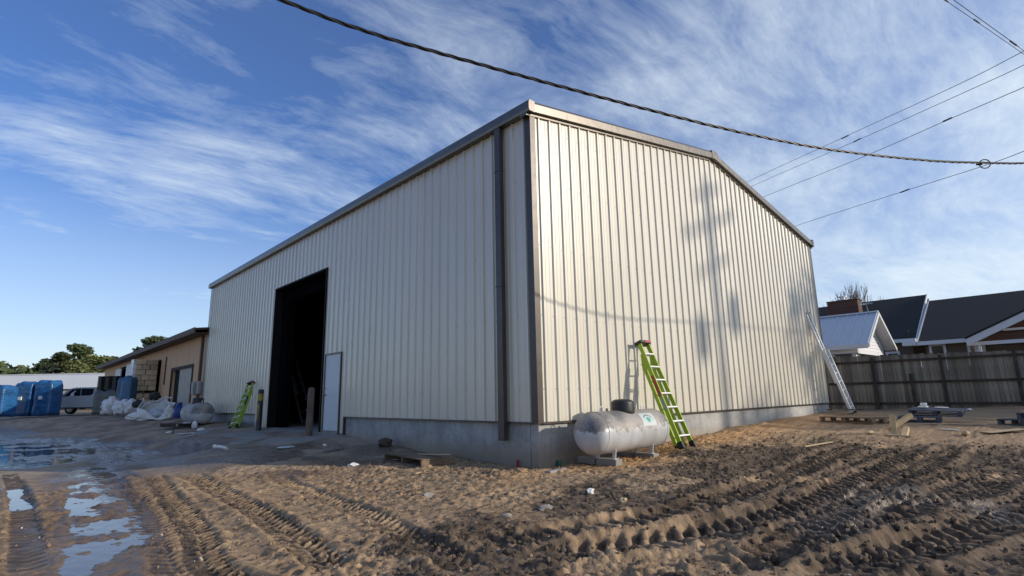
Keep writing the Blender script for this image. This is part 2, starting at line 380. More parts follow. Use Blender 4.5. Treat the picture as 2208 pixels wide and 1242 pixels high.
# ------------------------------------------------------------------ numpy noise
def _hash(ix, iy, seed):
    h = (ix.astype(np.int64) * 374761393 + iy.astype(np.int64) * 668265263 + seed * 1442695041) & 0xffffffff
    h = ((h ^ (h >> 13)) * 1274126177) & 0xffffffff
    h = h ^ (h >> 16)
    return (h & 0xffffff) / float(0xffffff)
def vn(x, y, seed=0):
    ix = np.floor(x); iy = np.floor(y); fx = x - ix; fy = y - iy
    fx = fx * fx * (3 - 2 * fx); fy = fy * fy * (3 - 2 * fy)
    a = _hash(ix, iy, seed); b = _hash(ix + 1, iy, seed); c_ = _hash(ix, iy + 1, seed); d = _hash(ix + 1, iy + 1, seed)
    return (a + (b - a) * fx) + ((c_ + (d - c_) * fx) - (a + (b - a) * fx)) * fy
def fbm(x, y, o=4, seed=0, g=.5):
    s = 0; a = 1; t = 0
    for i in range(o):
        ca, sa = math.cos(.6 * i), math.sin(.6 * i)
        s = s + a * vn((x * ca - y * sa) * 2 ** i + 17 * i, (x * sa + y * ca) * 2 ** i - 9 * i, seed + i); t += a; a *= g
    return s / t
def worley(x, y, seed=0):
    ix = np.floor(x); iy = np.floor(y); f1 = np.full(x.shape, 9.); f2 = np.full(x.shape, 9.); cid = np.zeros_like(x)
    for dx in (-1, 0, 1):
        for dy in (-1, 0, 1):
            cx, cy = ix + dx, iy + dy
            d = (cx + _hash(cx, cy, seed) - x) ** 2 + (cy + _hash(cx, cy, seed + 7) - y) ** 2
            c_ = d < f1; f2 = np.where(c_, f1, np.minimum(f2, d)); cid = np.where(c_, _hash(cx, cy, seed + 13), cid); f1 = np.where(c_, d, f1)
    return np.sqrt(f1), np.sqrt(f2), cid
def sstep(a, b, x):
    t = np.clip((x - a) / (b - a), 0, 1); return t * t * (3 - 2 * t)
def path_field(X, Y, pts, maxd):
    """distance, signed side, arc length to a polyline"""
    D = np.full(X.shape, 1e9); S = np.zeros_like(X); A = np.zeros_like(X); acc = 0
    for (x0, y0), (x1, y1) in zip(pts[:-1], pts[1:]):
        dx, dy = x1 - x0, y1 - y0; L = math.hypot(dx, dy)
        if L < 1e-6: continue
        box = (X > min(x0, x1) - maxd) & (X < max(x0, x1) + maxd) & (Y > min(y0, y1) - maxd) & (Y < max(y0, y1) + maxd)
        idx = np.nonzero(box)
        xx = X[idx] - x0; yy = Y[idx] - y0; t = np.clip((xx * dx + yy * dy) / L / L, 0, 1)
        ex = xx - t * dx; ey = yy - t * dy; d = np.hypot(ex, ey)
        better = d < D[idx]
        sub = tuple(i[better] for i in idx)
        D[sub] = d[better]; S[sub] = ((xx * dy - yy * dx) / L)[better]; A[sub] = (acc + t * L)[better]
        acc += L
    return D, S, A
def smooth_path(P, n=6):
    P = [Vector((p[0], p[1])) for p in P]; o = []
    for i in range(len(P) - 1):
        a = P[max(i - 1, 0)]; b = P[i]; c_ = P[i + 1]; d = P[min(i + 2, len(P) - 1)]
        for k in range(n):
            t = k / n
            q = .5 * ((2 * b) + (-a + c_) * t + (2 * a - 5 * b + 4 * c_ - d) * t * t + (-a + 3 * b - 3 * c_ + d) * t ** 3); o.append((q.x, q.y))
    o.append((P[-1].x, P[-1].y)); return o
def inpoly(X, Y, poly):
    r = np.zeros(X.shape, bool); n = len(poly); j = n - 1
    for i in range(n):
        xi, yi = poly[i]; xj, yj = poly[j]
        cnd = ((yi > Y) != (yj > Y)) & (X < (xj - xi) * (Y - yi) / (yj - yi + 1e-12) + xi)
        r ^= cnd; j = i
    return r

# ------------------------------------------------------------------ ground
WL = -0.462          # level of the standing water
def axis_pts(lo, hi, fine0, fine1, step, growth=1.07):
    a = list(np.arange(fine0, fine1, step)); s = step; x = a[-1]
    while x < hi: s = min(s * growth, 25); x += s; a.append(x)
    s = step; x = fine0; pre = []
    while x > lo: s = min(s * growth, 25); x -= s; pre.append(x)
    return np.array(pre[::-1] + a)
gx = axis_pts(-700, 900, -8.0, 4.2, .022); gy = axis_pts(-300, 1200, -6.9, 5.2, .022)
X, Y = np.meshgrid(gx, gy)
H = base_h(X, Y)
far = sstep(25, 70, np.hypot(X, Y))
H = H * (1 - far) + far * .1
near = 1 - sstep(6, 16, np.hypot(X + 1, Y + 1))
mid = 1 - sstep(22, 50, np.hypot(X, Y))
def P2(q): g = G(*q); return (g.x, g.y)
# how churned is the mud (large lugged area at the right of the view and in front)
yard = sstep(1.5, 4.5, Y + .35 * X) * (X < .5)             # packed yard beside the long wall
churn = fbm(X * .55, Y * .55, 3, 11)
ch_r = sstep(-5.6, -3.6, X - .25 * Y) * (1 - sstep(-2.1, -1.25, Y - .02 * X)) * (1 - sstep(3, 9, X))
churn = np.clip(.32 + ch_r * .75 * sstep(.3, .6, churn), 0, 1.2) * (1 - .8 * yard)
DK = ch_r * sstep(.44, .54, fbm(X * .9 + 3, Y * .9, 4, 21) + .10 * sstep(-1.2, -2.6, Y))
dk_line = np.exp(-((Y + 1.9 - .12 * X) / .75) ** 2) * (X > -3.0) * (1 - sstep(2.5, 6, X)); DK = np.clip(DK * .80 + dk_line * .75 * sstep(.38, .55, fbm(X * 2, Y * 2, 4, 5)), 0, 1)
# relief
H += mid * (fbm(X * .45, Y * .45, 3, 31) - .5) * .055
H += mid * (fbm(X * 1.6, Y * 1.6, 4, 41) - .5) * (.035 + .02 * churn)
r1 = 1 - np.abs(2 * fbm(X * 3.4, Y * 3.4, 4, 51) - 1); H += near * (r1 - .75) * .028 * churn
bl = np.abs(2 * fbm(X * 9, Y * 9, 3, 61) - 1); H += near * bl * .012 * (.5 + .8 * churn) * (1 - .6 * yard)
cl_ = fbm(X * 13, Y * 13, 3, 71); H += near * np.clip(cl_ - .52, 0, 1) * .05 * (.3 + churn) * (1 - .8 * yard)
wx_ = X + .09 * fbm(X * 7, Y * 7, 3, 301); wy_ = Y + .09 * fbm(X * 7 + 5, Y * 7, 2, 302)
f1, f2, cid = worley(wx_ * 9.5, wy_ * 11, 3); tilt = (cid * 37 % 1 - .5) * (X * 9.5 % 1) * .6; cl1 = np.clip((f2 - f1) * 3.6, 0, 1) * (cid > .6) * (cid - .25) * (.8 + tilt); c1id = (cid * 91.7) % 1
f1, f2, cid = worley(wx_ * 19, wy_ * 21, 4); cl2 = np.clip((f2 - f1) * 3.4, 0, 1) * (cid > .5) * (cid - .25)
cmask = sstep(.42, .62, fbm(X * 1.3, Y * 1.3, 3, 303))
CL = near * (1 - .85 * yard) * (cl1 * .052 * (.25 + cmask * .9) + cl2 * .030 * (.4 + .8 * cmask)) * (.75 + .15 * churn)
H += CL
DRY = np.where(cl1 > .05, c1id, np.where(cl2 > .05, cid, .5)) * near * (1 - .8 * yard) + .5 * (1 - near * (1 - .8 * yard))
fine = fbm(X * 22, Y * 22, 3, 75); fine2 = fbm(X * 6.5, Y * 8.5, 3, 77)
lump_ = np.clip(fine2 - .55, 0, 1)
H += near * (1 - .7 * yard) * ((fine - .5) * .022 + lump_ * .06 * (1 - .5 * ch_r))
# tyre tracks
WET = np.zeros_like(X)
def track(pix, w, depth, lug, pitch, seed, berm=.03, dark=.0, chev=.9):
    global H, DK, WET
    pts = smooth_path([P2(q) if len(q) == 2 else (q[1], q[2]) for q in pix])
    D, S, A = path_field(X, Y, pts, w * 1.6)
    m = D < w * 1.5
    d = D[m] + .035 * (fbm(X[m] * 5, Y[m] * 5, 2, seed) - .5); s = S[m]; a = A[m]
    L = max(A.max(), 1e-3); fade = sstep(0, .5, a) * sstep(0, .4, L - a) * (.55 + .8 * fbm(a * 1.3, s * 0 + seed, 2, seed + 3))
    inside = 1 - sstep(w * .42, w * .55, d)
    ph = (a + chev * np.abs(s) + .03 * fbm(X[m] * 7, Y[m] * 7, 2, seed + 8)) / pitch
    saw = ph - np.floor(ph); lugp = sstep(.0, .18, saw) * (1 - sstep(.46, .62, saw))
    gut = 1 - sstep(.0, w * .10, np.abs(s))
    hh = H[m]
    flat = base_h(X[m], Y[m]) + (fbm(X[m] * 1.1, Y[m] * 1.1, 2, 33) - .5) * .05
    tgt = flat - depth + lug * lugp * (1 - gut * .6) + .30 * (hh - flat)
    k = inside * np.clip(fade, 0, 1); tgt = tgt + (fine[m] - .5) * .014 + CL[m] * .25
    hh = hh * (1 - k) + tgt * k
    hh += berm * np.exp(-((d - w * .66) / (w * .16)) ** 2) * fade * (.5 + fbm(X[m] * 4, Y[m] * 4, 3, seed + 5))
    H[m] = hh
    DK[m] = np.clip(DK[m] + dark * k * (.4 + .9 * (1 - lugp)), 0, 1)
track([(245, 1018), (300, 1075), (345, 1150), (400, 1242), ('p', -5.2, -2.6)], .36, .040, .034, .15, 1, .014, dark=.5)
track([(325, 1024), (372, 1085), (425, 1150), (470, 1242), ('p', -4.95, -2.9)], .30, .036, .038, .13, 2, .014, dark=.85)
track([(405, 1022), (478, 1065), (560, 1110), (640, 1165), (730, 1242)], .36, .036, .034, .14, 3, .014, dark=.75)
track([(590, 1024), (700, 1075), (830, 1130), (960, 1200), (1030, 1242)], .36, .035, .026, .13, 4, .012, dark=.45)
track([(20, 1020), (45, 1080), (52, 1150), (62, 1242)], .26, .05, .03, .17, 5, .012, dark=.9)
track([(150, 1050), (185, 1110), (200, 1170), (190, 1242)], .34, .03, .02, .16, 15, .01, dark=.15)
track([(1010, 1178), (1240, 1150), (1450, 1118), (1600, 1068), (1750, 1005), (1860, 958)], .50, .065, .075, .19, 6, .06, .5, .55)
track([(1180, 1200), (1400, 1172), (1600, 1138), (1760, 1088), (1870, 1030), (1990, 975)], .46, .06, .065, .18, 7, .055, .55, -.55)
track([(1500, 1225), (1700, 1190), (1900, 1130), (2060, 1065), (2208, 1010)], .46, .05, .06, .18, 9, .05, .4, .5)
track([(1750, 1242), (1950, 1200), (2120, 1150), (2230, 1110)], .44, .05, .055, .18, 10, .05, .35, -.5)
track([(1880, 1068), (1960, 1100), (2080, 1085), (2160, 1045), (2208, 1030)], .34, .05, .06, .15, 12, .04, .15, .3)
track([(1620, 1242), (1700, 1170), (1790, 1120), (1900, 1060), (2010, 1000), (2080, 960)], .36, .05, .055, .16, 19, .05, .5, .4)
# sand bank thrown against the foot of the gable wall
bank = np.exp(-((Y + .75) / .55) ** 2) * sstep(2.2, 4.5, X) * (1 - sstep(9.5, 12.5, X))
H += bank * (.0 + .10 * fbm(X * 1.8, Y * 1.8, 4, 81)) * (Y < .1)
bm2 = np.exp(-(((X + .9) / .7) ** 2 + ((Y + .35) / .45) ** 2)); H += bm2 * .05
OR_ = 0
OR = np.clip(np.exp(-((Y + .7) / .75) ** 2) * sstep(-.8, 1.5, X) * (1 - sstep(11.5, 14, X)) * (.45 + .9 * fbm(X * 1.5, Y * 1.5, 3, 91)) + .5 * bm2, 0, 1) * (Y < .3)
# puddles
def zpix(q, z=WL):
    h = hit(q[0], q[1], 2, z); return (h.x, h.y)
pud = np.zeros_like(X); SOAK = np.zeros_like(X)
poly = [zpix(q) for q in [(-300, 920), (0, 924), (90, 938), (200, 950), (330, 952), (470, 951), (560, 957), (640, 965), (560, 985), (440, 985), (330, 975), (300, 1000), (235, 1003), (190, 985), (150, 1000), (60, 1010), (-300, 1022)]]
pin = inpoly(X, Y, poly).astype(float)
Dp, _, _ = path_field(X, Y, poly + [poly[0]], 1.5); Dp = np.minimum(Dp, 1.5)
pud = np.maximum(pud, sstep(-.55, .55, np.where(pin > 0, Dp, -Dp)))
for pix, w in [([(195, 1012), (215, 1045), (225, 1085), (205, 1130), (225, 1160), (215, 1200), (205, 1250)], .38), ([(160, 1045), (165, 1085), (172, 1120)], .18), ([(250, 1075), (262, 1095), (250, 1140), (275, 1160)], .26),
               ([(28, 1058), (38, 1078), (45, 1098)], .14), ([(120, 1040), (150, 1030), (190, 1014)], .12)]:
    pts = smooth_path([zpix(q) for q in pix]); D, _, _ = path_field(X, Y, pts, .9)
    pud = np.maximum(pud, 1 - sstep(w * .2, w * 1.25, D)); SOAK = np.maximum(SOAK, 1 - sstep(w * .8, w * 2.9, D + .3 * (fbm(X * 3, Y * 3, 3, 400) - .5)))
pud *= 1 - sstep(-.36, -.24, base_h(X, Y))
nz = fbm(X * 1.6, Y * 3.2, 5, 101)
nz2 = fbm(X * 4.0 + 2, Y * 2.6, 4, 111)
nz3 = fbm(X * 7, Y * 3.0, 4, 131)
pl = WL + (nz - .555) * .10 + (nz2 - .5) * .05 + (nz3 - .5) * .06 + .3 * CL
H = H * (1 - pud) + pl * pud + .25 * pud * (H - base_h(X, Y))
WET = np.clip(pud * 2.5, 0, 1) * (.6 + .4 * (1 - sstep(.01, .05, H - WL)))
WET = np.maximum(WET, .62 * SOAK)
# wet, shiny mud toward the doorway and in the right hand ruts
shp = smooth_path([P2(q) for q in [(420, 965), (560, 975), (650, 985), (720, 990)]]); D, _, _ = path_field(X, Y, shp, 2.5)
WET = np.maximum(WET, .95 * (1 - sstep(.9, 2.6, D)) * sstep(.35, .55, fbm(X * 1.2, Y * 1.2, 4, 121)))
shp = smooth_path([P2(q) for q in [(1780, 1150), (1850, 1095), (1900, 1060), (2010, 1095), (2090, 1100), (2150, 1120)]]); D, _, _ = path_field(X, Y, shp, 1.2)
WET = np.maximum(WET, .9 * (1 - sstep(.12, .5, D))); GRY = np.clip((1 - sstep(.05, .4, D)) * .3, 0, 1)
GRY = np.maximum(GRY, yard * .9)
# keep clear of water elsewhere, sink the ground below the building
notp = 1 - np.clip(pud * 1.3, 0, 1)
H = np.where((notp > .6) & (H < WL + .004), WL + .004 + (H - WL) * .02, H)
ins = (X > .12) & (X < 30) & (Y > .12) & (Y < 62) & ((X < 14.5) | (Y > 30)) & ((Y < 21.0) | (X < 12))
H = np.where(ins, -1.0, H)
# ground meets the walls without big bumps
wl_ = np.exp(-(np.maximum(0, -X) / .12)) * (Y > 0) * (Y < 21) * (X <= .12) + np.exp(-(np.maximum(0, -Y) / .12)) * (X > 0) * (X < 14.6) * (Y <= .12)
bh = base_h(X, Y); H = np.where(ins, H, H * (1 - np.clip(wl_, 0, .8)) + bh * np.clip(wl_, 0, .8))
ap = (X < .2) & (X > -2.6) & (Y > 6.9) & (Y < 15.6); H = np.where(ap & ~ins, np.minimum(H, bh - .02 + .03 * fbm(X * 2, Y * 2, 3, 5)), H)
ny, nx = X.shape
me = bpy.data.meshes.new('ground')
co = np.stack([X.ravel(), Y.ravel(), H.ravel()], 1).astype(np.float32)
i0 = (np.arange(ny - 1)[:, None] * nx + np.arange(nx - 1)[None, :]).ravel()
quads = np.stack([i0, i0 + 1, i0 + nx + 1, i0 + nx], 1).astype(np.int32)
me.vertices.add(len(co)); me.vertices.foreach_set('co', co.ravel())
me.loops.add(quads.size); me.loops.foreach_set('vertex_index', quads.ravel())
me.polygons.add(len(quads)); me.polygons.foreach_set('loop_start', np.arange(0, quads.size, 4, dtype=np.int32))
try: me.polygons.foreach_set('loop_total', np.full(len(quads), 4, dtype=np.int32))
except Exception: pass
me.update(calc_edges=True); me.polygons.foreach_set('use_smooth', np.ones(len(quads), bool))
at_ = me.attributes.new('soil', 'FLOAT_COLOR', 'POINT')
at_.data.foreach_set('color', np.stack([DK.ravel(), WET.ravel(), OR.ravel(), GRY.ravel()], 1).astype(np.float32).ravel())
at2 = me.attributes.new('dryness', 'FLOAT', 'POINT'); at2.data.foreach_set('value', DRY.ravel().astype(np.float32))
def ground_mat():
    M = bpy.data.materials.new('muddy_ground'); M.use_nodes = True; n = M.node_tree; b = n.nodes['Principled BSDF']
    a = nd(n, 'ShaderNodeAttribute', attribute_name='soil'); s = nd(n, 'ShaderNodeSeparateColor'); n.links.new(a.outputs['Color'], s.inputs[0])
    t = nd(n, 'ShaderNodeTexCoord'); ob = t.outputs['Object']
    c_ = mixc(n, ramp(n, noise(n, ob, 1.1, 7, .65), [(.36, 0.), (.64, 1.)]), (.335, .232, .138), (.235, .160, .098))
    c_ = mixc(n, ramp(n, noise(n, ob, 9, 6, .7), [(.50, 0.), (.66, .55)]), c_, (.14, .098, .062))
    c_ = mixc(n, ramp(n, noise(n, ob, 26, 4, .7), [(.60, 0.), (.70, .5)]), c_, (.40, .30, .19))
    orr = mixc(n, noise(n, ob, 4, 5), (.46, .27, .12), (.34, .20, .095)); c_ = mixc(n, s.outputs[2], c_, orr)
    gr = mixc(n, ramp(n, noise(n, ob, .9, 6, .6), [(.42, 0.), (.6, 1.)]), (.36, .29, .225), (.20, .145, .105)); c_ = mixc(n, a.outputs['Alpha'], c_, gr)
    dk = mixc(n, ramp(n, noise(n, ob, 5, 6, .7), [(.4, 0.), (.62, 1.)]), (.052, .037, .025), (.155, .110, .074))
    edge = mathn(n, 'ADD', s.outputs[0], mathn(n, 'MULTIPLY', mathn(n, 'SUBTRACT', noise(n, ob, 7, 6, .7), .5), .9))
    c_ = mixc(n, mathn(n, 'MULTIPLY', ramp(n, edge, [(.30, 0.), (.55, 1.)]), .92), c_, dk)
    a2 = nd(n, 'ShaderNodeAttribute', attribute_name='dryness'); hv = nd(n, 'ShaderNodeHueSaturation'); n.links.new(mathn(n, 'ADD', mathn(n, 'MULTIPLY', a2.outputs['Fac'], 1.0), .5), hv.inputs['Value']); n.links.new(c_, hv.inputs['Color']); c_ = hv.outputs[0]
    w = mathn(n, 'MULTIPLY', ramp(n, s.outputs[1], [(.15, 0.), (.7, 1.)]), 1.0)
    c_ = mixc(n, mathn(n, 'MULTIPLY', w, .62), c_, (.085, .058, .042)); n.links.new(c_, b.inputs['Base Color'])
    rr = mathn(n, 'SUBTRACT', .92, mathn(n, 'MULTIPLY', mathn(n, 'MULTIPLY', w, ramp(n, noise(n, ob, 3.3, 5, .6), [(.35, .55), (.6, 1.)])), .74)); n.links.new(rr, b.inputs['Roughness'])
    setin(b, {'Specular IOR Level': .35})
    b1 = nd(n, 'ShaderNodeBump'); setin(b1, {'Strength': .8, 'Distance': .012}); n.links.new(noise(n, ob, 38, 6, .72), b1.inputs['Height'])
    b2 = nd(n, 'ShaderNodeBump'); setin(b2, {'Strength': .55, 'Distance': .05}); n.links.new(noise(n, ob, 6.5, 6, .65), b2.inputs['Height']); n.links.new(b1.outputs[0], b2.inputs['Normal'])
    n.links.new(b2.outputs[0], b.inputs['Normal']); return M
MT['ground'] = ground_mat(); me.materials.append(MT['ground'])
tag(link('ground', me), kind='structure')
# sampling of the finished relief, so that things sit on it
def relief(x, y):
    i = int(np.clip(np.searchsorted(gx, x) - 1, 0, nx - 2)); j = int(np.clip(np.searchsorted(gy, y) - 1, 0, ny - 2))
    return float(max(H[j:j + 2, i:i + 2].mean(), -.6))
# standing water
wm = bpy.data.materials.new('puddle_water'); wm.use_nodes = True; n = wm.node_tree; b = n.nodes['Principled BSDF']
setin(b, {'Base Color': (.10, .075, .055, 1), 'Roughness': .05, 'Specular IOR Level': 1.0, 'IOR': 1.33})
t = nd(n, 'ShaderNodeTexCoord'); bn = nd(n, 'ShaderNodeBump'); setin(bn, {'Strength': .30, 'Distance': .01}); n.links.new(noise(n, mapping(n, t.outputs['Object'], (1, .6, 1)), 9, 3), bn.inputs['Height']); n.links.new(bn.outputs[0], b.inputs['Normal'])
wmb = MB(); wmb.add([(-14, -2.5, WL), (-4.55, -2.5, WL), (-4.4, 2, WL), (-2.6, 6, WL), (-.9, 9.5, WL), (-1.4, 24, WL), (-14, 24, WL)], [(0, 1, 2, 3, 4, 5, 6)])
tag(wmb.build('puddle_water', wm), kind='structure')

# clods and crumbs lying on the mud
def clods(name, n, area, smin, smax, m_, seed, dens):
    rs = np.random.RandomState(seed)
    bmc = bmesh.new(); bmesh.ops.create_icosphere(bmc, subdivisions=1, radius=1); bv = np.array([v.co[:] for v in bmc.verts]); bf = np.array([[v.index for v in f.verts] for f in bmc.faces]); bmc.free()
    P = []; tries = 0
    while len(P) < n and tries < n * 12:
        tries += 1; x = rs.uniform(area[0], area[1]); y = rs.uniform(area[2], area[3])
        i = min(np.searchsorted(gx, x), nx - 1); j = min(np.searchsorted(gy, y), ny - 1)
        if rs.rand() < dens(x, y, i, j): P.append((x, y, H[j, i]))
    V = []; F = []
    for k, (x, y, z) in enumerate(P):
        s = smin * (smax / smin) ** (rs.rand() ** 2.2)
        sc = s * rs.uniform(.6, 1.3, 3); v = bv * sc * rs.uniform(.72, 1.25, (len(bv), 1)); a = rs.uniform(0, 6.28); c_, s_ = math.cos(a), math.sin(a)
        v = np.stack([v[:, 0] * c_ - v[:, 1] * s_ + x, v[:, 0] * s_ + v[:, 1] * c_ + y, v[:, 2] + z + s * .25], 1)
        V.append(v); F.append(bf + k * len(bv))
    V = np.concatenate(V); F = np.concatenate(F)
    me = bpy.data.meshes.new(name); me.from_pydata(V.tolist(), [], F.tolist()); me.materials.append(m_)
    return me
def dens_d(x, y, i, j): return float(DK[j, i] * .9 + .12 * ch_r[j, i]) * (0 if pud[j, i] > .1 else 1)
def dens_l(x, y, i, j): return (0.05 if yard[j, i] > .3 else .6) * (0 if pud[j, i] > .1 else 1) * (1 - .6 * DK[j, i])
clod_d = mat('dark_clod_soil', (.060, .043, .030), .9, 0, .4, 9, .5, 40, (.12, .09, .062))
clod_l = mat('sandy_clod_soil', (.28, .19, .11), .9, 0, .3, 9, .5, 40, (.19, .13, .08))
tag(link('dark_mud_clods', clods('clods', 4200, (-5, 6, -6.3, -1.4), .008, .038, clod_d, 3, dens_d)), 'dark brown crumbled mud clods across the churned wheel ruts', 'mud', kind='stuff')
tag(link('sandy_clods', clods('clods2', 5200, (-7.5, 7, -6.3, 1.5), .005, .022, clod_l, 4, dens_l)), 'small sandy soil crumbs scattered over the building site mud', 'soil', kind='stuff')

peb = mat('pale_pebble', (.50, .46, .38), .8, 0, .3, 20, 0, 1, (.32, .27, .21))
tag(link('pale_pebbles', clods('pebbles', 900, (-7.3, 8, -6.3, 2.5), .005, .016, peb, 9, lambda x, y, i, j: .5 if pud[j, i] < .1 else 0)), 'small pale pebbles and crumbs strewn over the muddy foreground', 'gravel', kind='stuff')

# ------------------------------------------------------------------ the steel warehouse
L_, W_, HE, HR, ZS = 21.168, 14.63, 6.152, 7.414, .430
wh = thing('steel_warehouse', 'large cream ribbed steel warehouse with dark bronze trim and open bay door', 'building', (0, 0, 0))
def roofz(x): return HE + (HR - HE) * (1 - abs(x - W_ / 2) / (W_ / 2))
RIB = [(-.033, 0), (-.017, .032), (.017, .032), (.033, 0)]
MIN = [(-.024, 0), (-.012, .005), (.012, .005), (.024, 0)]
def profile(a, b, off):
    pts = {round(a, 4): 0.0, round(b, 4): 0.0}
    k = math.floor((a - off) / .3048) - 1
    while off + k * .3048 < b + .2:
        c0 = off + k * .3048
        for o_, h_ in RIB: pts.setdefault(round(c0 + o_, 4), h_)
        for cc in (c0 + .1016, c0 + .2032):
            for o_, h_ in MIN: pts.setdefault(round(cc + o_, 4), h_)
        k += 1
    return sorted((u, h) for u, h in pts.items() if a - 1e-6 <= u <= b + 1e-6)
def panel(a, b, off, zlo, ztop, place, extra=()):
    pr = profile(a, b, off)
    def hat(u):
        for (u0, h0), (u1, h1) in zip(pr[:-1], pr[1:]):
            if u0 - 1e-6 <= u <= u1 + 1e-6: return h0 + (h1 - h0) * (u - u0) / max(u1 - u0, 1e-6)
        return 0
    us = sorted(set([u for u, h in pr] + [e for e in extra if a < e < b])); mb = MB()
    for u0, u1 in zip(us[:-1], us[1:]):
        if u1 - u0 < 1e-5: continue
        zl = zlo((u0 + u1) / 2); h0, h1 = hat(u0), hat(u1)
        if zl is None: continue
        vs = [place(u0, h0, zl), place(u1, h1, zl), place(u1, h1, ztop(u1)), place(u0, h0, ztop(u0))]
        mb.add(vs, [(0, 1, 2, 3)])
    if not mb.v: return None
    me = bpy.data.meshes.new('wall_panel'); me.from_pydata(mb.v, [], mb.f); me.update()
    me.materials.append(MT['siding']); return link('wall_panel', me, wh)
for i in range(16):
    panel(i * .9144, (i + 1) * .9144, .19, lambda u: ZS, lambda u: roofz(u) + .02, lambda u, h, z: (u, -.025 - h, z))
BD0, BD1, BDH = 8.618, 12.70, 4.715
MD0, MD1, MDH = 7.446, 8.387, 2.13
ST0, ST1 = 7.14, 14.1
def zl_left(u):
    if MD0 < u < MD1: return MDH
    if BD0 < u < BD1: return BDH
    if ST0 < u < ST1: return .0
    return ZS
ex = (MD0, MD1, BD0, BD1, ST0, ST1)
k = 0
while k * .9144 < L_:
    panel(k * .9144, min((k + 1) * .9144, L_), .156, zl_left, lambda u: HE + .02, lambda u, h, z: (-.025 - h, u, z), ex); k += 1
# far and back walls
mb = MB(); mb.box((W_ - .03, 0, ZS), (W_, L_, HE)); mb.prism([(0, L_ - .03, ZS), (W_, L_ - .03, ZS), (W_, L_ - .03, HE), (W_ / 2, L_ - .03, HR), (0, L_ - .03, HE)], (0, .03, 0)); mb.build('back_wall', MT['siding'], wh)
# screws in horizontal rows
mb = MB()
for zr in (1.0, 2.3, 3.6, 4.9, 6.0):
    for i in range(48):
        for o_ in (-.055,):
            u = .19 + .3048 * i + o_
            if zr < roofz(u) - .1: mb.box((u - .007, -.034, zr - .007), (u + .007, -.025, zr + .007))
    for i in range(69):
        u = .156 + .3048 * i - .055
        if zl_left(u) < zr - .1: mb.box((-.034, u - .007, zr - .007), (-.025, u + .007, zr + .007))
tag(mb.build('screws', MT['rib_screw'], wh), kind='stuff')
# foundation stem wall
st1 = MB().box((0, 0, -1.0), (W_, .2, ZS)).build('foundation_wall', MT['stem'], wh, bevel=.012)
MB().box((0, .2, -1.0), (.2, ST0, ZS)).build('foundation_wall', MT['stem'], wh)
MB().box((0, ST1, -1.0), (.2, L_, ZS)).build('foundation_wall', MT['stem'], wh)
MB().box((W_ - .2, .2, -1.0), (W_, L_, ZS)).build('foundation_wall', MT['stem'], wh)
MB().box((.2, L_ - .2, -1.0), (W_ - .2, L_, ZS)).build('foundation_wall', MT['stem'], wh)
MB().box((.003, .2, -.6), (W_ - .2, L_ - .2, -.002)).build('floor_slab', MT['slab'], wh)
# trims
T = MT['trim']
MB().box((-.062, -.062, ZS - .01), (-.055, .09, HE + .03)).box((-.055, -.062, ZS - .01), (.075, -.055, HE + .03)).build('corner_trim', T, wh)
MB().box((W_ - .10, -.062, ZS - .01), (W_ + .062, -.055, HE)).box((W_ + .055, -.055, ZS - .01), (W_ + .062, .09, HE)).build('corner_trim', T, wh)
MB().box((-.062, L_ - .09, ZS - .01), (-.055, L_ + .06, HE)).build('corner_trim', T, wh)
MB().box((.075, -.064, ZS - .022), (W_ - .1, 0, ZS + .012)).build('base_trim', T, wh)
MB().box((-.064, .09, ZS - .022), (0, ST0, ZS + .012)).build('base_trim', T, wh)
MB().box((-.064, ST1, ZS - .022), (0, L_, ZS + .012)).build('base_trim', T, wh)
MB().box((-.066, ST0 - .045, -.12), (0, ST0, ZS - .022)).build('base_trim', T, wh)
# rake trims (gable edge) with a canted upper band
def rake(xa, xb):
    za, zb = roofz(max(0, min(W_, xa))), roofz(max(0, min(W_, xb)))
    sl = (HR - HE) / (W_ / 2)
    if xa < 0: za += xa * sl
    if xb > W_: zb -= (xb - W_) * sl
    pr = [(0, -.06), (-.075, -.06), (-.075, -.015), (-.15, -.005), (-.155, .15), (-.115, .215), (0.1, .215), (.1, -.06)]
    mb = MB(); n_ = len(pr)
    vs = [(xa, y, za + z) for y, z in pr] + [(xb, y, zb + z) for y, z in pr]
    mb.add(vs, [tuple(range(n_)), tuple(range(n_, 2 * n_))[::-1]] + [(i, (i + 1) % n_, (i + 1) % n_ + n_, i + n_) for i in range(n_)])
    return mb
for a_, b_ in ((-.17, 2.4), (2.403, 4.85), (4.853, W_ / 2 - .14)): rake(a_, b_).build('rake_trim', MT['gutter'], wh)
for a_, b_ in ((W_ / 2 + .22, 10.2), (10.203, W_ + .17)): rake(a_, b_).build('rake_trim', MT['gutter'], wh)
mb = MB(); mb.prism([(W_ / 2 - .145, -.163, roofz(W_ / 2 - .145) - .02), (W_ / 2, -.163, HR - .02), (W_ / 2 + .225, -.163, roofz(W_ / 2 + .225) - .02), (W_ / 2 + .225, -.163, roofz(W_ / 2 + .225) + .19), (W_ / 2 + .1, -.163, HR + .225), (W_ / 2 - .145, -.163, HR + .205)], (0, .3, 0)); mb.build('ridge_end_cap', MT['gutter'], wh)
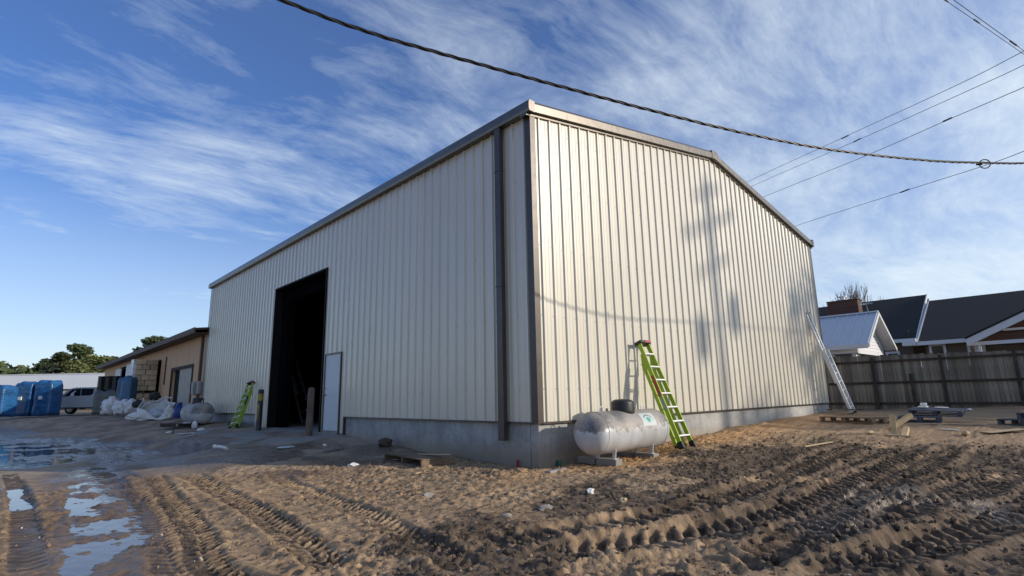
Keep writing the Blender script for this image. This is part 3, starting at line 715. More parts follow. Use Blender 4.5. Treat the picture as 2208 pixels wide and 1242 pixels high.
# eave gutter
pr = [(-.025, -.03), (-.17, -.03), (-.185, .02), (-.185, .13), (-.165, .19), (-.025, .19)]
def extr_y(pr, y0, y1, name, m_):
    n_ = len(pr); mb = MB(); vs = [(x, y0, HE + z) for x, z in pr] + [(x, y1, HE + z) for x, z in pr]
    mb.add(vs, [tuple(range(n_)), tuple(range(n_, 2 * n_))[::-1]] + [(i, (i + 1) % n_, (i + 1) % n_ + n_, i + n_) for i in range(n_)]); return mb.build(name, m_, wh)
for y0, y1 in ((-.165, 7.0), (7.003, 14.2), (14.203, L_ + .12)): extr_y(pr, y0, y1, 'eave_gutter', MT['gutter'])
prr = [(W_ + .025, -.03), (W_ + .17, -.03), (W_ + .185, .14), (W_ + .165, .225), (W_ + .025, .225)]
extr_y(prr, -.165, L_ + .1, 'eave_gutter', MT['gutter'])
mb = MB(); mb.box((-.16, .70, .115), (-.058, .86, HE - .03)).box((-.168, .692, 2.9), (-.058, .868, 2.93)).box((-.168, .692, 5.2), (-.058, .868, 5.23)); mb.build('downspout', T, wh, bevel=.006)
mb = MB(); mb.prism([(-.02, 0, HE + .10), (W_ / 2, 0, HR + .10), (W_ / 2, 0, HR + .16), (-.02, 0, HE + .16)], (0, L_, 0)); mb.prism([(W_ / 2, 0, HR + .10), (W_ + .02, 0, HE + .10), (W_ + .02, 0, HE + .16), (W_ / 2, 0, HR + .16)], (0, L_, 0)); mb.build('roof', MT['roofm'], wh)
# lining coloured near-black in place of interior shade, and frames
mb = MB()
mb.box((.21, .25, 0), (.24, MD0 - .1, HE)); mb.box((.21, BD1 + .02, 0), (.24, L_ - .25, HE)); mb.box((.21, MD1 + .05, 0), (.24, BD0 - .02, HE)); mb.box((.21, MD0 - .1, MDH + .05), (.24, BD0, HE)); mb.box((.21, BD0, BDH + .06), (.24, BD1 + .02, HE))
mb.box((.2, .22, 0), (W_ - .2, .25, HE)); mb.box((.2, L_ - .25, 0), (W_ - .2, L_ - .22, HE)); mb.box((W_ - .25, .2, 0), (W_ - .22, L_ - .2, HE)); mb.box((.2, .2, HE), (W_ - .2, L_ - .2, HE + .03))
mb.build('interior_shade_lining', MT['shade_liner'], wh)
for y in (3.5, 6.9, 13.6, 17.4):
    MB().box((W_ - .55, y, 0), (W_ - .3, y + .2, HE - .1)).build('steel_column', MT['jamb'], wh)
for z in (1.2, 2.4, 3.6, 4.8): MB().box((W_ - .32, .3, z), (W_ - .27, L_ - .3, z + .2)).build('wall_girt', MT['jamb'], wh)
J = MT['jamb']
MB().box((-.07, BD1 - .0, .0), (.21, BD1 + .05, BDH + .05)).build('door_jamb', J, wh)
MB().box((-.07, BD0 - .05, .0), (.21, BD0, BDH + .05)).build('door_jamb', J, wh)
MB().box((-.07, BD0, BDH), (.21, BD1, BDH + .05)).build('door_head', J, wh)
MB().box((.26, BD0 - .1, BDH - .42), (.62, BD1 + .1, BDH + .03)).build('roll_door_hood', MT['shade_liner'], wh, bevel=.03)  # hood coloured like the lining so it sinks into painted shade
MB().box((.22, BD1 - .42, 0), (.5, BD1 + .02, BDH - .43)).build('door_track', MT['shade_liner'], wh)
# walk door
mb = MB(); mb.box((-.068, MD0 - .045, 0), (-.0, MD0, MDH + .045)); mb.box((-.068, MD1, 0), (0, MD1 + .045, MDH + .045)); mb.box((-.068, MD0, MDH), (0, MD1, MDH + .045)); mb.build('door_frame', T, wh)
md = MB().box((-.045, MD0 + .004, .06), (.0, MD1 - .004, MDH - .004)).build('walk_door', MT['door'], wh)
MB().lathe([(.028, 0), (.028, .01), (.012, .015), (.012, .045), (.03, .055), (.032, .075), (.02, .09), (0.002, .092)], 12, frame((-.045, MD1 - .07, 1.02), (0, 1, 0), (-1, 0, 0))).build('door_knob', MT['brass'], md, smooth=True)
MB().lathe([(.026, 0), (.026, .02), (.002, .022)], 12, frame((-.045, MD1 - .07, 1.20), (0, 1, 0), (-1, 0, 0))).build('deadbolt', MT['brass'], md)
MB().box((-.07, MD0, -.05), (.02, MD1, .058)).build('door_sill', MT['slab'], wh)
# stub pipes at the foot of the foundation
c0 = hit(1116, 1003, 0, -.05); tag(MB().tube([(c0.x, c0.y, -.40), (c0.x, c0.y, -.24)], .024, 10).tube([(c0.x, c0.y, -.25), (c0.x, c0.y, -.20)], [.03, .02], 10).build('pipe_stub', MT['redpipe']), 'small red capped pipe stub at the foot of the foundation', 'pipe stub')
c0 = hit(1206, 1008, 1, -.05); tag(MB().tube([(c0.x, c0.y, -.42), (c0.x, c0.y, -.22)], .04, 12).build('pipe_stub', MT['greenpipe']), 'short green pipe stub standing against the foundation near the tank', 'pipe stub')
c0 = G(1200, 1021); tag(MB().box((-.28, -.05, -.02), (.28, .05, .04)).build('mortar_lump', MT['slab'], bevel=.012), 'pale broken strip of concrete lying at the building corner', 'rubble'); o = bpy.data.objects['mortar_lump']; o.location = c0 + Vector((0, 0, .02)); o.rotation_euler = (0, .04, .25)

# concrete apron before the doors
def slab(name, pts, z0, th, m_):
    pts = [(x, y, z if x > -.1 else float(gz(x, y)) + .015) for x, y, z in pts]; mb = MB(); n_ = len(pts); vs = [(x, y, z) for x, y, z in pts] + [(x, y, z - th) for x, y, z in pts]
    mb.add(vs, [tuple(range(n_)), tuple(range(n_, 2 * n_))[::-1]] + [(i, (i + 1) % n_, (i + 1) % n_ + n_, i + n_) for i in range(n_)])
    return tag(mb.build(name, m_, bevel=.006), kind='structure')
def pz(px, py, z): h = hit(px, py, 2, z); return (h.x, h.y, z)
slab('pavement', [(-.012, 8.45, -.012), (-.012, 14.1, .0), (-.9, 14.6, -.03), (-2.05, 13.2, -.10), (-1.75, 11.2, -.11), (-1.62, 10.2, -.11), (-1.2, 8.5, -.10)], 0, .14, MT['slab'])
slab('pavement', [(-.012, 6.95, -.03), (-.012, 8.43, -.02), (-1.18, 8.46, -.11), (-1.58, 10.15, -.125), (-2.1, 9.7, -.16), (-1.75, 7.9, -.17), (-.9, 6.9, -.13)], 0, .12, MT['slab'])
slab('pavement', [(-2.1, 13.15, -.12), (-.95, 14.65, -.05), (-1.2, 15.5, -.05), (-2.7, 14.3, -.13)], 0, .1, MT['slab'])

# ------------------------------------------------------------------ propane tanks
def make_tank(label, loc, rz, R0=.352, half=1.15, G0=.062):
    t = thing('propane_tank', label, 'propane tank', loc, rz, 'grey propane tanks beside the warehouse')
    prof = []; cap = .27
    for i in range(9):
        a = math.pi / 2 * i / 8; prof.append((max(.004, R0 * math.sin(a)), -half + cap * (1 - math.cos(a))))
    for s_ in (-.5, 0, .5): prof.append((R0, s_ * (half - cap) * 1.6))
    prof += [(r, -z) for r, z in prof[8::-1]]
    Mx = frame((0, 0, R0 + G0), (0, 0, 1), (1, 0, 0))
    MB().lathe(prof, 40, Mx).build('shell', MT['tank'], t, smooth=True)
    zt = R0 * 2 + G0
    d_ = MB().lathe([(.205, -.03), (.215, .0), (.215, .012), (.205, .018), (.205, .15), (.198, .18), (.165, .208), (.12, .222), (.004, .228)], 24, Matrix.Translation((.0, 0, zt - .03))).build('dome_lid', MT['blackp'], t, smooth=True)
    for sx in (-1, 1):
        x = sx * .62
        MB().tube([(x - .045, 0, zt - .03), (x - .045, 0, zt + .05), (x - .02, 0, zt + .075), (x + .02, 0, zt + .075), (x + .045, 0, zt + .05), (x + .045, 0, zt - .03)], .008, 6).build('lifting_lug', MT['alu'], t)
        for sy in (-1, 1):
            mb = MB(); mb.beam((sx * .56, sy * .17, -.02), (sx * .56, sy * .20, .24), .012, .07, (0, 1, 0)); mb.box((sx * .56 - .05, sy * .17 - .05, -.02), (sx * .56 + .05, sy * .17 + .05, -.01)); mb.build('leg', MT['alu'], t)
    MB().lathe([(R0 + .004, -.006), (R0 + .004, .006)], 40, frame((-(half - cap), 0, R0 + G0), (0, 0, 1), (1, 0, 0))).lathe([(R0 + .004, -.006), (R0 + .004, .006)], 40, frame((half - cap, 0, R0 + G0), (0, 0, 1), (1, 0, 0))).build('weld_seam', MT['tank'], t)
    for x, c_ in ((-.46, 'rust'), (.34, 'blackp')):
        MB().tube([(x, 0, zt - .02), (x, 0, zt + .045)], .022, 8).build('valve_fitting', MT[c_], t)
    return t, zt
ty = -.70; tz = -.165
tk, zt = make_tank('weathered grey propane tank with black dome lid before the sunlit gable wall', (1.46, ty, tz), 0)
# decal on the front of the shell
mb = MB(); vs = []; NX, NA = 8, 6
for j in range(NA + 1):
    a = math.radians(54 - 42 * j / NA)
    for i in range(NX + 1):
        x = .14 + .42 * i / NX; vs.append((x - .02 * j / NA, -.356 * math.cos(a), .414 + .356 * math.sin(a)))
mb.add(vs, [(j * (NX + 1) + i, j * (NX + 1) + i + 1, (j + 1) * (NX + 1) + i + 1, (j + 1) * (NX + 1) + i) for j in range(NA) for i in range(NX)])
dc = mb.build('decal', MT['decal'], tk, smooth=True)
def on_shell(x, a, r=.359): return (x, -r * math.cos(a), .414 + r * math.sin(a))
mb = MB(); ring = [on_shell(.34 + .05 * math.cos(q) * (1 + .25 * math.sin(3 * q)), math.radians(30) + .14 * math.sin(q)) for q in [2 * math.pi * k / 16 for k in range(16)]]
mb.add(ring, [tuple(range(16))]); mb.build('printed_emblem', MT['decalg'], dc)
mb = MB()
for k in range(15):
    a0 = math.radians(25 + k * 9); a1 = a0 + math.radians(5)
    q = [on_shell(.34 + rr * math.cos(aa), math.radians(30) + rr * 2.4 * math.sin(aa) * .95) for rr, aa in ((.105, a0), (.135, a0), (.135, a1), (.105, a1))]; mb.add(q, [(0, 1, 2, 3)])
mb.build('printed_lettering', MT['greyl'], dc)
# the second tank further along the long wall
x2 = -.95; y2 = 18.0; z2 = gz(x2, y2) - .06
tk2, _ = make_tank('grey propane tank seen end on beside white sack and tan shed', (x2, y2, z2), math.radians(90), .40, 1.15)
# concrete blocks under the tank
blk = None
for i, (bx, by, lab) in enumerate([(.91, -.76, 'concrete block under left end of sunlit tank, front one'), (.91, -.34, 'concrete block under left end of sunlit tank, wall side one'),
                                   (2.03, -.76, 'concrete block under right end of sunlit tank, front one'), (2.03, -.34, 'concrete block under right end of sunlit tank, wall side one')]):
    if blk is None:
        blk = MB().box((-.10, -.20, -.10), (.10, .20, .005)).build('concrete_block', MT['slab'], bevel=.008); tag(blk, lab, 'concrete block', 'concrete blocks carrying the tank'); o = blk
    else: o = blk.copy(); COL.objects.link(o); o['label'] = lab
    o.location = (bx, by, -.185); o.rotation_euler = (0, 0, .05 * (-1) ** i)

# ------------------------------------------------------------------ ladders
def make_ladder(label, M):
    """folded articulated step ladder; local z runs up the rails, x across, -y to the front"""
    t = thing('step_ladder', label, 'ladder', M=M, group='lime green folding ladders')
    Lh = 2.27; wb, wt = .205, .15
    def hw(z): return wb + (wt - wb) * z / Lh
    for s_ in (-1, 1):
        MB().beam((s_ * wb, 0, .10), (s_ * wt, 0, Lh - .05), .028, .085, (0, 1, 0)).build('front_rail', MT['lime'], t)
        rr = MB(); rr.beam((s_ * (wb - .05), .13, .06), (s_ * (wt + .005), .10, Lh - .45), .035, .075, (0, 1, 0)); rr.build('rear_rail', MT['lime'], t)
        MB().beam((s_ * (wt + .02), .11, Lh - .60), (s_ * (wt + .01), .02, Lh - .28), .02, .10, (0, 1, 0)).build('hinge', MT['lime'], t)
        MB().box((s_ * (wb + .01) - .03, -.06, 0), (s_ * (wb + .01) + .03, .055, .13)).build('foot', MT['blackp'], t, bevel=.01)
        MB().box((s_ * (wb - .05) - .028, .09, .0), (s_ * (wb - .05) + .028, .165, .10)).build('foot', MT['blackp'], t, bevel=.01)
        MB().beam((s_ * (hw(1.05) + .016), 0, 1.05), (s_ * (hw(1.5) + .016), 0, 1.5), .004, .07, (0, 1, 0)).build('label_strip', MT['blackp' if s_ > 0 else 'redl'], t)
    MB().beam((-hw(.8) - .018, 0, .78), (-hw(1.02) - .018, 0, 1.02), .004, .07, (0, 1, 0)).build('label_strip', MT['greyl'], t)
    for k in range(7):
        z = .235 + k * .29; MB().box((-hw(z), -.045, z - .014), (hw(z), .040, z + .014)).build('rung', MT['white'], t)
    for k in range(4):
        z = .35 + k * .36; MB().box((-hw(z) + .03, .115, z - .01), (hw(z) - .03, .14, z + .01)).build('rear_brace', MT['alu'], t)
    MB().box((-wt - .04, -.075, Lh - .06), (wt + .04, .10, Lh + .01)).build('top_cap', MT['blackp'], t, bevel=.012)
    MB().box((-.02, -.078, Lh - .045), (wt + .045, -.02, Lh + .014)).build('top_tray', MT['redl'], t, bevel=.004)
    return t
fc = Vector((3.0, -1.05, -.15)); tp = Vector((3.02, -.17, 1.99))
zax = (tp - fc).normalized()
ML = frame(fc, (1, -.05, 0), zax)
ML = Matrix((Vector((1, -.05, 0)).normalized(), Vector((0, 0, 0)), zax)).transposed().to_4x4()
def lad_matrix(foot, top, across):
    z = (Vector(top) - Vector(foot)).normalized(); x = Vector(across); x = (x - z * x.dot(z)).normalized(); y = z.cross(x)
    M = Matrix((x, y, z)).transposed().to_4x4(); M.translation = Vector(foot); return M
ld = make_ladder('lime green folding ladder leaning on the sunlit wall beside the propane tank', lad_matrix(fc, tp, (1, 0, 0)))
f2 = Vector((-.86, 13.62, .0)); t2 = Vector((-.17, 14.32, 1.55)); sc2 = (t2 - f2).length / 2.27
M2 = lad_matrix(f2, t2, (.25, -1, 0)) @ Matrix.Scale(sc2, 4)
dup(ld, M=M2, label='lime green folding ladder leaning on the shaded wall left of the bay door')

def ext_ladder(label, foot, top, across, w, m_, name='extension_ladder', steps=12):
    L = (Vector(top) - Vector(foot)).length
    t = thing(name, label, 'ladder', M=lad_matrix(foot, top, across))
    for s_ in (-1, 1):
        MB().box((s_ * w / 2 - .035, -.04, .04), (s_ * w / 2 + .035, .04, L * .62)).build('rail', m_, t)
        MB().box((s_ * (w / 2 - .06) - .035, .042, L * .3), (s_ * (w / 2 - .06) + .035, .11, L)).build('rail', m_, t)
        MB().box((s_ * w / 2 - .03, -.05, -.02), (s_ * w / 2 + .03, .06, .05)).build('foot', MT['blackp'], t, bevel=.006)
        MB().box((s_ * (w / 2 - .03) - .02, .03, L), (s_ * (w / 2 - .03) + .02, .12, L + .06)).build('end_cap', MT['blackp'], t, bevel=.006)
    for k in range(steps):
        z = .2 + k * (L - .3) / (steps - 1)
        MB().tube([(-w / 2, .0 if z < L * .6 else .075, z), (w / 2, .0 if z < L * .6 else .075, z)], .018, 8).build('rung', m_, t)
    return t
fr = hit(1835, 889, 2, gz(13.9, -.9) + .0)
ext_ladder('tall aluminium extension ladder leaning on the far end of the gable wall', (13.95, -.92, gz(13.95, -.92)), (13.55, -.10, 3.50), (1, 0, 0), .40, MT['alu'])
fi = hit(665, 905, 0, 2.2); ti = hit(612, 715, 0, 3.0)
ext_ladder('dim extension ladder standing inside the open bay door', (fi.x, fi.y, 0.0), (ti.x, ti.y, ti.z), (0.5, -1, 0), .42, MT['greyl'])

# ------------------------------------------------------------------ bollards
b1 = thing('bollard', 'dark steel bollard with flaking yellow paint left of the bay door', 'bollard', (-.6, 11.9, -.12), 0, 'bollards before the bay door')
MB().lathe([(.085, 0), (.085, 1.36), (.075, 1.375), (.01, 1.38)], 18).build('post', MT['pipe'], b1, smooth=True)
MB().lathe([(.0875, 1.02), (.0875, 1.23)], 18).build('paint_band', MT['yellow'], b1, smooth=True)
MB().prism([(-.0885 * math.cos(a), -.0885 * math.sin(a), z) for a, z in ((.0, .45), (.35, .40), (.8, .5), (1.0, .8), (.7, .95), (.2, .85))], (.003, 0, 0)).build('paint_band', MT['yellow'], b1)
b2 = thing('bollard', 'rusty brown round bollard in front of the bay door by the white door', 'bollard', (-.6, 8.0, -.15), 0, 'bollards before the bay door')
MB().lathe([(.095, 0), (.09, .3), (.088, 1.28), (.08, 1.34), (.05, 1.37), (.005, 1.38)], 18, Matrix.Rotation(.02, 4, 'X')).build('post', MT['rust'], b2, smooth=True)
MB().lathe([(.13, -.05), (.12, .06), (.095, .10)], 14).build('concrete_collar', MT['slab'], b2)

# ------------------------------------------------------------------ pallets and lumber
def make_pallet(label, M, m_, n_top=7, Lx=1.2, Ly=1.0, group='wooden pallets lying around the site', blocks=False):
    t = thing('pallet', label, 'pallet', M=M, group=group)
    for i in range(n_top):
        y = -Ly / 2 + .05 + (Ly - .1) * i / (n_top - 1); MB().box((-Lx / 2, y - .05, .118), (Lx / 2, y + .05, .138)).build('deck_board', m_, t)
    for x in (-Lx / 2 + .03, 0, Lx / 2 - .03):
        if blocks:
            for y in (-Ly / 2 + .06, 0, Ly / 2 - .06): MB().box((x - .05 - .02 * (x > 0) + .02 * (x < 0), y - .06, .022), (x + .05, y + .06, .095)).build('block', m_, t)
            MB().box((x - .04, -Ly / 2, .096), (x + .04, Ly / 2, .117)).build('stringer', m_, t)
        else: MB().box((x - .02, -Ly / 2, .020), (x + .02, Ly / 2, .117)).build('stringer', m_, t)
    for y in (-Ly / 2 + .05, 0, Ly / 2 - .05): MB().box((-Lx / 2, y - .05, 0), (Lx / 2, y + .05, .019)).build('bottom_board', m_, t)
    return t
def PM(p, rz, tx=0, ty_=0, dz=0): return Matrix.Translation(Vector(p) + Vector((0, 0, dz))) @ Euler((tx, ty_, rz)).to_matrix().to_4x4()
ra = math.radians
p0 = Vector((-.98, 2.15, gz(-.98, 2.15)))
make_pallet('brown wooden pallet lying in shade against the long foundation wall', PM(p0, ra(93), ra(2), ra(-2), .0), MT['wood'], 7, 1.2, .75)
g = Vector((-.86, 1.55, gz(-.86, 1.55) + .12)); o = MB().box((-.45, -.04, 0), (.45, .04, .02)).build('board', MT['newwood']); o.location = g + Vector((0, .3, .05)); o.rotation_euler = (.1, .05, ra(92)); tag(o, 'pale thin board lying on the shaded brown pallet', 'board')
def at_ground(px, py, dz=0): g = G(px, py); g.z = relief(g.x, g.y) + dz; return g
A = G(1768, 910); B = G(1880, 916); mA = (A + B) / 2
rA = math.atan2((B - A).y, (B - A).x)
dirn = (B - A).normalized(); perp = Vector((-dirn.y, dirn.x, 0))
LA = (B - A).length
make_pallet('weathered brown pallet near the foot of the aluminium ladder', PM(mA + perp * .45, rA, 0, 0, .02), MT['wood'], 6, max(1.3, min(LA, 2.2)), .9, blocks=True)
A = G(1938, 912); B = G(2030, 914); mA = (A + B) / 2; rA = math.atan2((B - A).y, (B - A).x); LA2 = (B - A).length
d2 = (B - A).normalized(); pr2 = Vector((-d2.y, d2.x, 0))
make_pallet('dark blue pallet on the ground under the tilted grey blue pallet', PM(mA + pr2 * .5, rA, 0, 0, .02), MT['bluew'], 6, LA2, 1.0, blocks=True)
A2 = at(1937, 900, 15.2); B2 = at(2058, 904, 15.2)
mm = mA + pr2 * .95 + d2 * .35
make_pallet('grey topped blue pallet tilted on top of the dark blue pallet', PM(mm, rA - .06, ra(2), ra(2), .185), MT['bluew'], 9, LA2 * 1.25, 1.1, blocks=True)
o = MB().box((-.16, -.10, 0), (.12, .10, .05)).box((-.05, -.08, .05), (.06, .06, .13)).build('plastic_cup_heap', MT['white'], bevel=.02); o.location = mm - d2 * LA2 * .30 + Vector((0, 0, .35)); tag(o, 'white crumpled packaging on left end of the grey blue pallet', 'litter')
o = MB().box((-.22, -.08, 0), (.2, .1, .035)).build('foam_scrap', MT['white'], bevel=.015); o.location = mm + pr2 * .25 + d2 * .12 + Vector((0, 0, .335)); o.rotation_euler = (0, 0, .5); tag(o, 'flat white scrap on the middle of the grey blue pallet', 'litter')
A = G(2152, 917); B = G(2262, 922); mA = (A + B) / 2; rA = math.atan2((B - A).y, (B - A).x); d3 = (B - A).normalized(); pr3 = Vector((-d3.y, d3.x, 0))
make_pallet('bright blue pallet cut by the right edge of the photo', PM(mA + pr3 * .5, rA, 0, 0, .01), MT['bluew'], 7, (B - A).length, 1.0, blocks=True)
make_pallet('blue pallet stacked second at the right edge under pale boards', PM(mA + pr3 * .6 + d3 * .35, rA + .04, 0, 0, .155), MT['bluew'], 7, (B - A).length, 1.0, blocks=True)
for k, (dx, lab) in enumerate(((.15, 'pale square board on top of the right edge pallet stack'), (.75, 'second pale board on right edge pallet stack, further right'))):
    o = MB().box((-.3, -.2, 0), (.3, .2, .04)).build('board', MT['newwood']); o.location = mA + pr3 * .5 + d3 * dx + Vector((0, 0, .30)); o.rotation_euler = (0, 0, rA + .3 * k); tag(o, lab, 'board')
# dark planks at the ladder foot
o = MB().box((-.6, -.1, 0), (.6, .1, .04)).build('plank', MT['rail']); g = Vector((13.2, -.9, gz(13.2, -.9))); o.location = g + Vector((0, 0, .12)); o.rotation_euler = (0, .02, -.5); tag(o, 'dark plank lying before the aluminium ladder foot', 'plank')
def plank(px0, py0, px1, py1, w, th, m_, label, dz=.02, name='plank', D=None):
    a = G(px0, py0); b_ = G(px1, py1); a.z = relief(a.x, a.y); b_.z = relief(b_.x, b_.y); c_ = (a + b_) / 2; L = (b_ - a).length; v = b_ - a
    o = MB().box((-L / 2, -w / 2, 0), (L / 2, w / 2, th)).build(name, m_, bevel=.003); o.location = c_ + Vector((0, 0, dz)); o.rotation_euler = (0, -math.atan2(v.z, math.hypot(v.x, v.y)), math.atan2(v.y, v.x)); return tag(o, label, name.replace('_', ' '))
plank(1845, 894, 1925, 896, .09, .03, MT['newwood'], 'long thin pale lath running right from the aluminium ladder foot')
plank(2100, 904, 2150, 906, .08, .03, MT['newwood'], 'thin pale lath lying left of the bright blue pallet')
plank(1735, 966, 1795, 957, .05, .02, MT['newwood'], 'thin pale stick half buried in sand below the brown pallet')
plank(1955, 915, 2115, 918, .10, .02, MT['newwood'], 'long pale board behind the crossed lumber scraps')
plank(2030, 928, 2068, 929, .07, .02, MT['white'], 'whitish flat strip lying right of the crossed lumber')
plank(2125, 935, 2208, 928, .30, .012, MT['newwood'], 'wide pale sheet lying near the right photo edge')
plank(895, 1027, 917, 1020, .02, .015, MT['newwood'], 'short pale splinter lying on mud below the shaded pallet')
plank(700, 975, 740, 968, .10, .02, MT['greyw'], 'dark board lying by the white walk door step')
# crossed lumber scraps
xg = at_ground(1928, 940)
q = MB(); q.box((-.05, -.05, 0), (.05, .05, .46)); o = q.build('lumber_post', MT['newwood'], bevel=.004); o.location = xg + Vector((0.0, .0, -.04)); o.rotation_euler = (.05, .04, .4); tag(o, 'short pale lumber post standing upright in the mud', 'lumber')
o = MB().box((-.30, -.045, -.045), (.30, .045, .045)).build('lumber_offcut', MT['newwood'], bevel=.004); o.location = xg + Vector((.20, -.10, .27)); o.rotation_euler = (0, ra(-30), ra(-45)); tag(o, 'pale lumber offcut slanting up against the upright post', 'lumber')
o = MB().box((-.30, -.05, 0), (.30, .05, .08)).build('lumber_offcut', MT['newwood'], bevel=.004); o.location = xg + Vector((.14, -.18, .02)); o.rotation_euler = (0, ra(-16), ra(5)); tag(o, 'pale lumber offcut lying lowest beside the upright post', 'lumber')
o = MB().box((-.22, -.05, 0), (.22, .05, .04)).build('lumber_offcut', MT['newwood'], bevel=.004); o.location = xg + Vector((-.25, -.12, .0)); o.rotation_euler = (0, ra(4), ra(-60)); tag(o, 'thin pale offcut pointing left from the upright post foot', 'lumber')

# ------------------------------------------------------------------ litter
def lump_mesh(name, rx, ry, rz, m_, seed, amp=.3, sub=2, freq=2.2):
    bm = bmesh.new(); bmesh.ops.create_icosphere(bm, subdivisions=sub, radius=1)
    from mathutils import noise as mn
    for v in bm.verts:
        p_ = v.co.copy(); k = 1 + amp * (mn.noise(p_ * freq + Vector((seed, seed * 2.3, 0))) * 1.6 + .5 * mn.noise(p_ * freq * 2.7 + Vector((seed, 0, seed)))); v.co = Vector((p_.x * rx * k, p_.y * ry * k, max(p_.z, -.72) * rz * k))
    me = bpy.data.meshes.new(name); bm.to_mesh(me); bm.free(); me.materials.append(m_); return me
def lump(name, px, py, r, m_, label, cat, seed, dz=None, amp=.3, sub=2, loc=None):
    o = link(name, lump_mesh(name, r[0], r[1], r[2], m_, seed, amp, sub)); g = loc if loc is not None else at_ground(px, py); o.location = g + Vector((0, 0, r[2] * .6 if dz is None else dz)); return tag(o, label, cat)
lump('plastic_scrap', 762, 1007, (.11, .08, .04), MT['bagw'], 'crumpled pale plastic scrap on shaded mud left of the pallet', 'litter', 1)
lump('stone', 847, 987, (.035, .03, .03), MT['white'], 'small pale stone beside the left end of shaded pallet', 'stone', 2)
lump('stone', 922, 1072, (.09, .05, .04), MT['slab'], 'flat grey stone in the sand left of the muddy ruts', 'stone', 3)
lump('stone', 1273, 1068, (.06, .045, .045), MT['white'], 'rounded white stone on dark mud below the propane tank', 'stone', 4)
lump('stone', 1343, 1083, (.055, .04, .03), MT['newwood'], 'small yellowish stone in the dark mud ridge', 'stone', 5)
lump('stone', 1176, 1096, (.11, .06, .03), MT['slab'], 'flat pale stone in the centre mud patch', 'stone', 6)
lump('stone', 1092, 1117, (.065, .045, .025), MT['slab'], 'small flat stone left of the centre pale stone', 'stone', 7)
lump('stone', 2083, 940, (.10, .07, .06), MT['newwood'], 'pale broken block on sand right of the crossed lumber', 'rubble', 8)
lump('stone', 1877, 935, (.16, .06, .04), MT['newwood'], 'pale wood splinter heap left of the crossed lumber', 'scrap wood', 9)
lump('plastic_scrap', 2091, 886, (.10, .08, .05), MT['bagw'], 'small white plastic scrap in shade below the fence', 'litter', 10)
lump('mud_clod', 831, 963, (.17, .12, .12), clod_d, 'dark mud clod lying against the shaded foundation wall', 'clod', 11, amp=.4)
lump('plastic_scrap', 618, 966, (.20, .12, .035), MT['film'], 'flattened clear plastic scrap on mud before the bay door', 'litter', 12)
lump('plastic_scrap', 700, 962, (.05, .04, .03), MT['white'], 'tiny white scrap on mud left of the foundation end', 'litter', 13)
lump('brick_piece', 910, 1000, (.06, .05, .045), mat('brick_piece', (.22, .1, .07), .8), 'small reddish brick piece right of the shaded pallet', 'rubble', 14)
# white pipe elbow
g = at_ground(478, 971); t = thing('pipe_elbow', 'white plastic pipe elbow lying on the wet yard', 'pipe', g + Vector((0, 0, .04)), ra(-25))
MB().tube([(-.14, .0, .05), (-.04, 0, .04), (.05, -.03, .02), (.12, -.12, .0)], .035, 10).build('pipe', MT['white'], t, smooth=True)
MB().tube([(-.18, 0, .053), (-.12, 0, .05)], .045, 10).build('collar', MT['white'], t)
# debris near the left wall
g = G(400, 921); make_pallet('dark broken pallet among debris before the far tank', PM(g, ra(25), 0, ra(3), .0), MT['rail'], 5, 1.5, .8, group='wooden pallets lying around the site')
g = G(455, 922); o = MB().box((-.9, -.12, 0), (.9, .12, .16)).box((-.2, -.14, .05), (-.06, -.1, .12)).build('dark_beam', MT['blackp'], bevel=.01); o.location = Vector((-.45, 14.9, gz(-.45, 14.9) + .02)); o.rotation_euler = (0, 0, ra(80)); tag(o, 'black box beam lying behind the left green ladder foot', 'beam')
for px, py, r, lab, s_ in ((419, 924, (.10, .09, .17), 'upright white bucket shaped scrap in debris', 21), (434, 929, (.14, .10, .07), 'white square scrap right of the upright white scrap', 22), (404, 936, (.35, .07, .02), 'flat white strip in front of the debris', 23), (364, 935, (.10, .06, .04), 'small white scrap leftmost of the debris', 24), (408, 914, (.25, .1, .05), 'grey white bundle behind the dark broken pallet', 25)):
    lump('white_scrap', px, py, r, MT['white'], lab, 'litter', s_, amp=.15)
rod0 = at_ground(372, 934); o = MB().tube([(0, 0, 0), (.05, .1, .35)], .02, 6).build('metal_rod', MT['rail']); o.location = rod0; tag(o, 'thin dark rod sticking up beside leftmost white scrap', 'rod')

# ------------------------------------------------------------------ tan shed behind
sh = thing('tan_shed', 'long low tan shed with brown roof edge beyond the warehouse', 'building', (.1, 21.4, 0))
SY = 21.4; YE = 56.0 - SY
def ze(y): return 4.05 - .004 * y      # wall top under the eave
doors_ = [(24.0 - SY, 28.4 - SY, 2.62), (31.6 - SY, 38.0 - SY, 3.45), (41.5 - SY, 47.5 - SY, 3.72)]
y = 0.0; edges = sorted(set([0, YE] + [e for d_ in doors_ for e in d_[:2]]))
for a_, b_ in zip(edges[:-1], edges[1:]):
    op = [d_ for d_ in doors_ if abs(d_[0] - a_) < 1e-6]
    z0 = op[0][2] if op else -.3
    nseg = max(1, int((b_ - a_) / 2.4)); 
    for i in range(nseg):
        s0 = a_ + (b_ - a_) * i / nseg; s1 = a_ + (b_ - a_) * (i + 1) / nseg
        MB().box((0, s0 + .006, z0), (.15, s1 - .006, ze(0) + .2)).build('wall_panel', MT['tan'], sh)
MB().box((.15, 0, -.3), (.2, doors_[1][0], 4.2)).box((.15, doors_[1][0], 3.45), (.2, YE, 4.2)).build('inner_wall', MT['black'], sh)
MB().box((5.0, 0, -.3), (5.1, YE, 4.75)).box((.2, YE - .1, -.3), (5, YE, 4.15)).box((.2, doors_[1][0] - .1, -.3), (5, doors_[1][0], 4.15)).box((.2, .2, 4.1), (5, YE, 4.14)).build('inner_wall', MT['black'], sh)
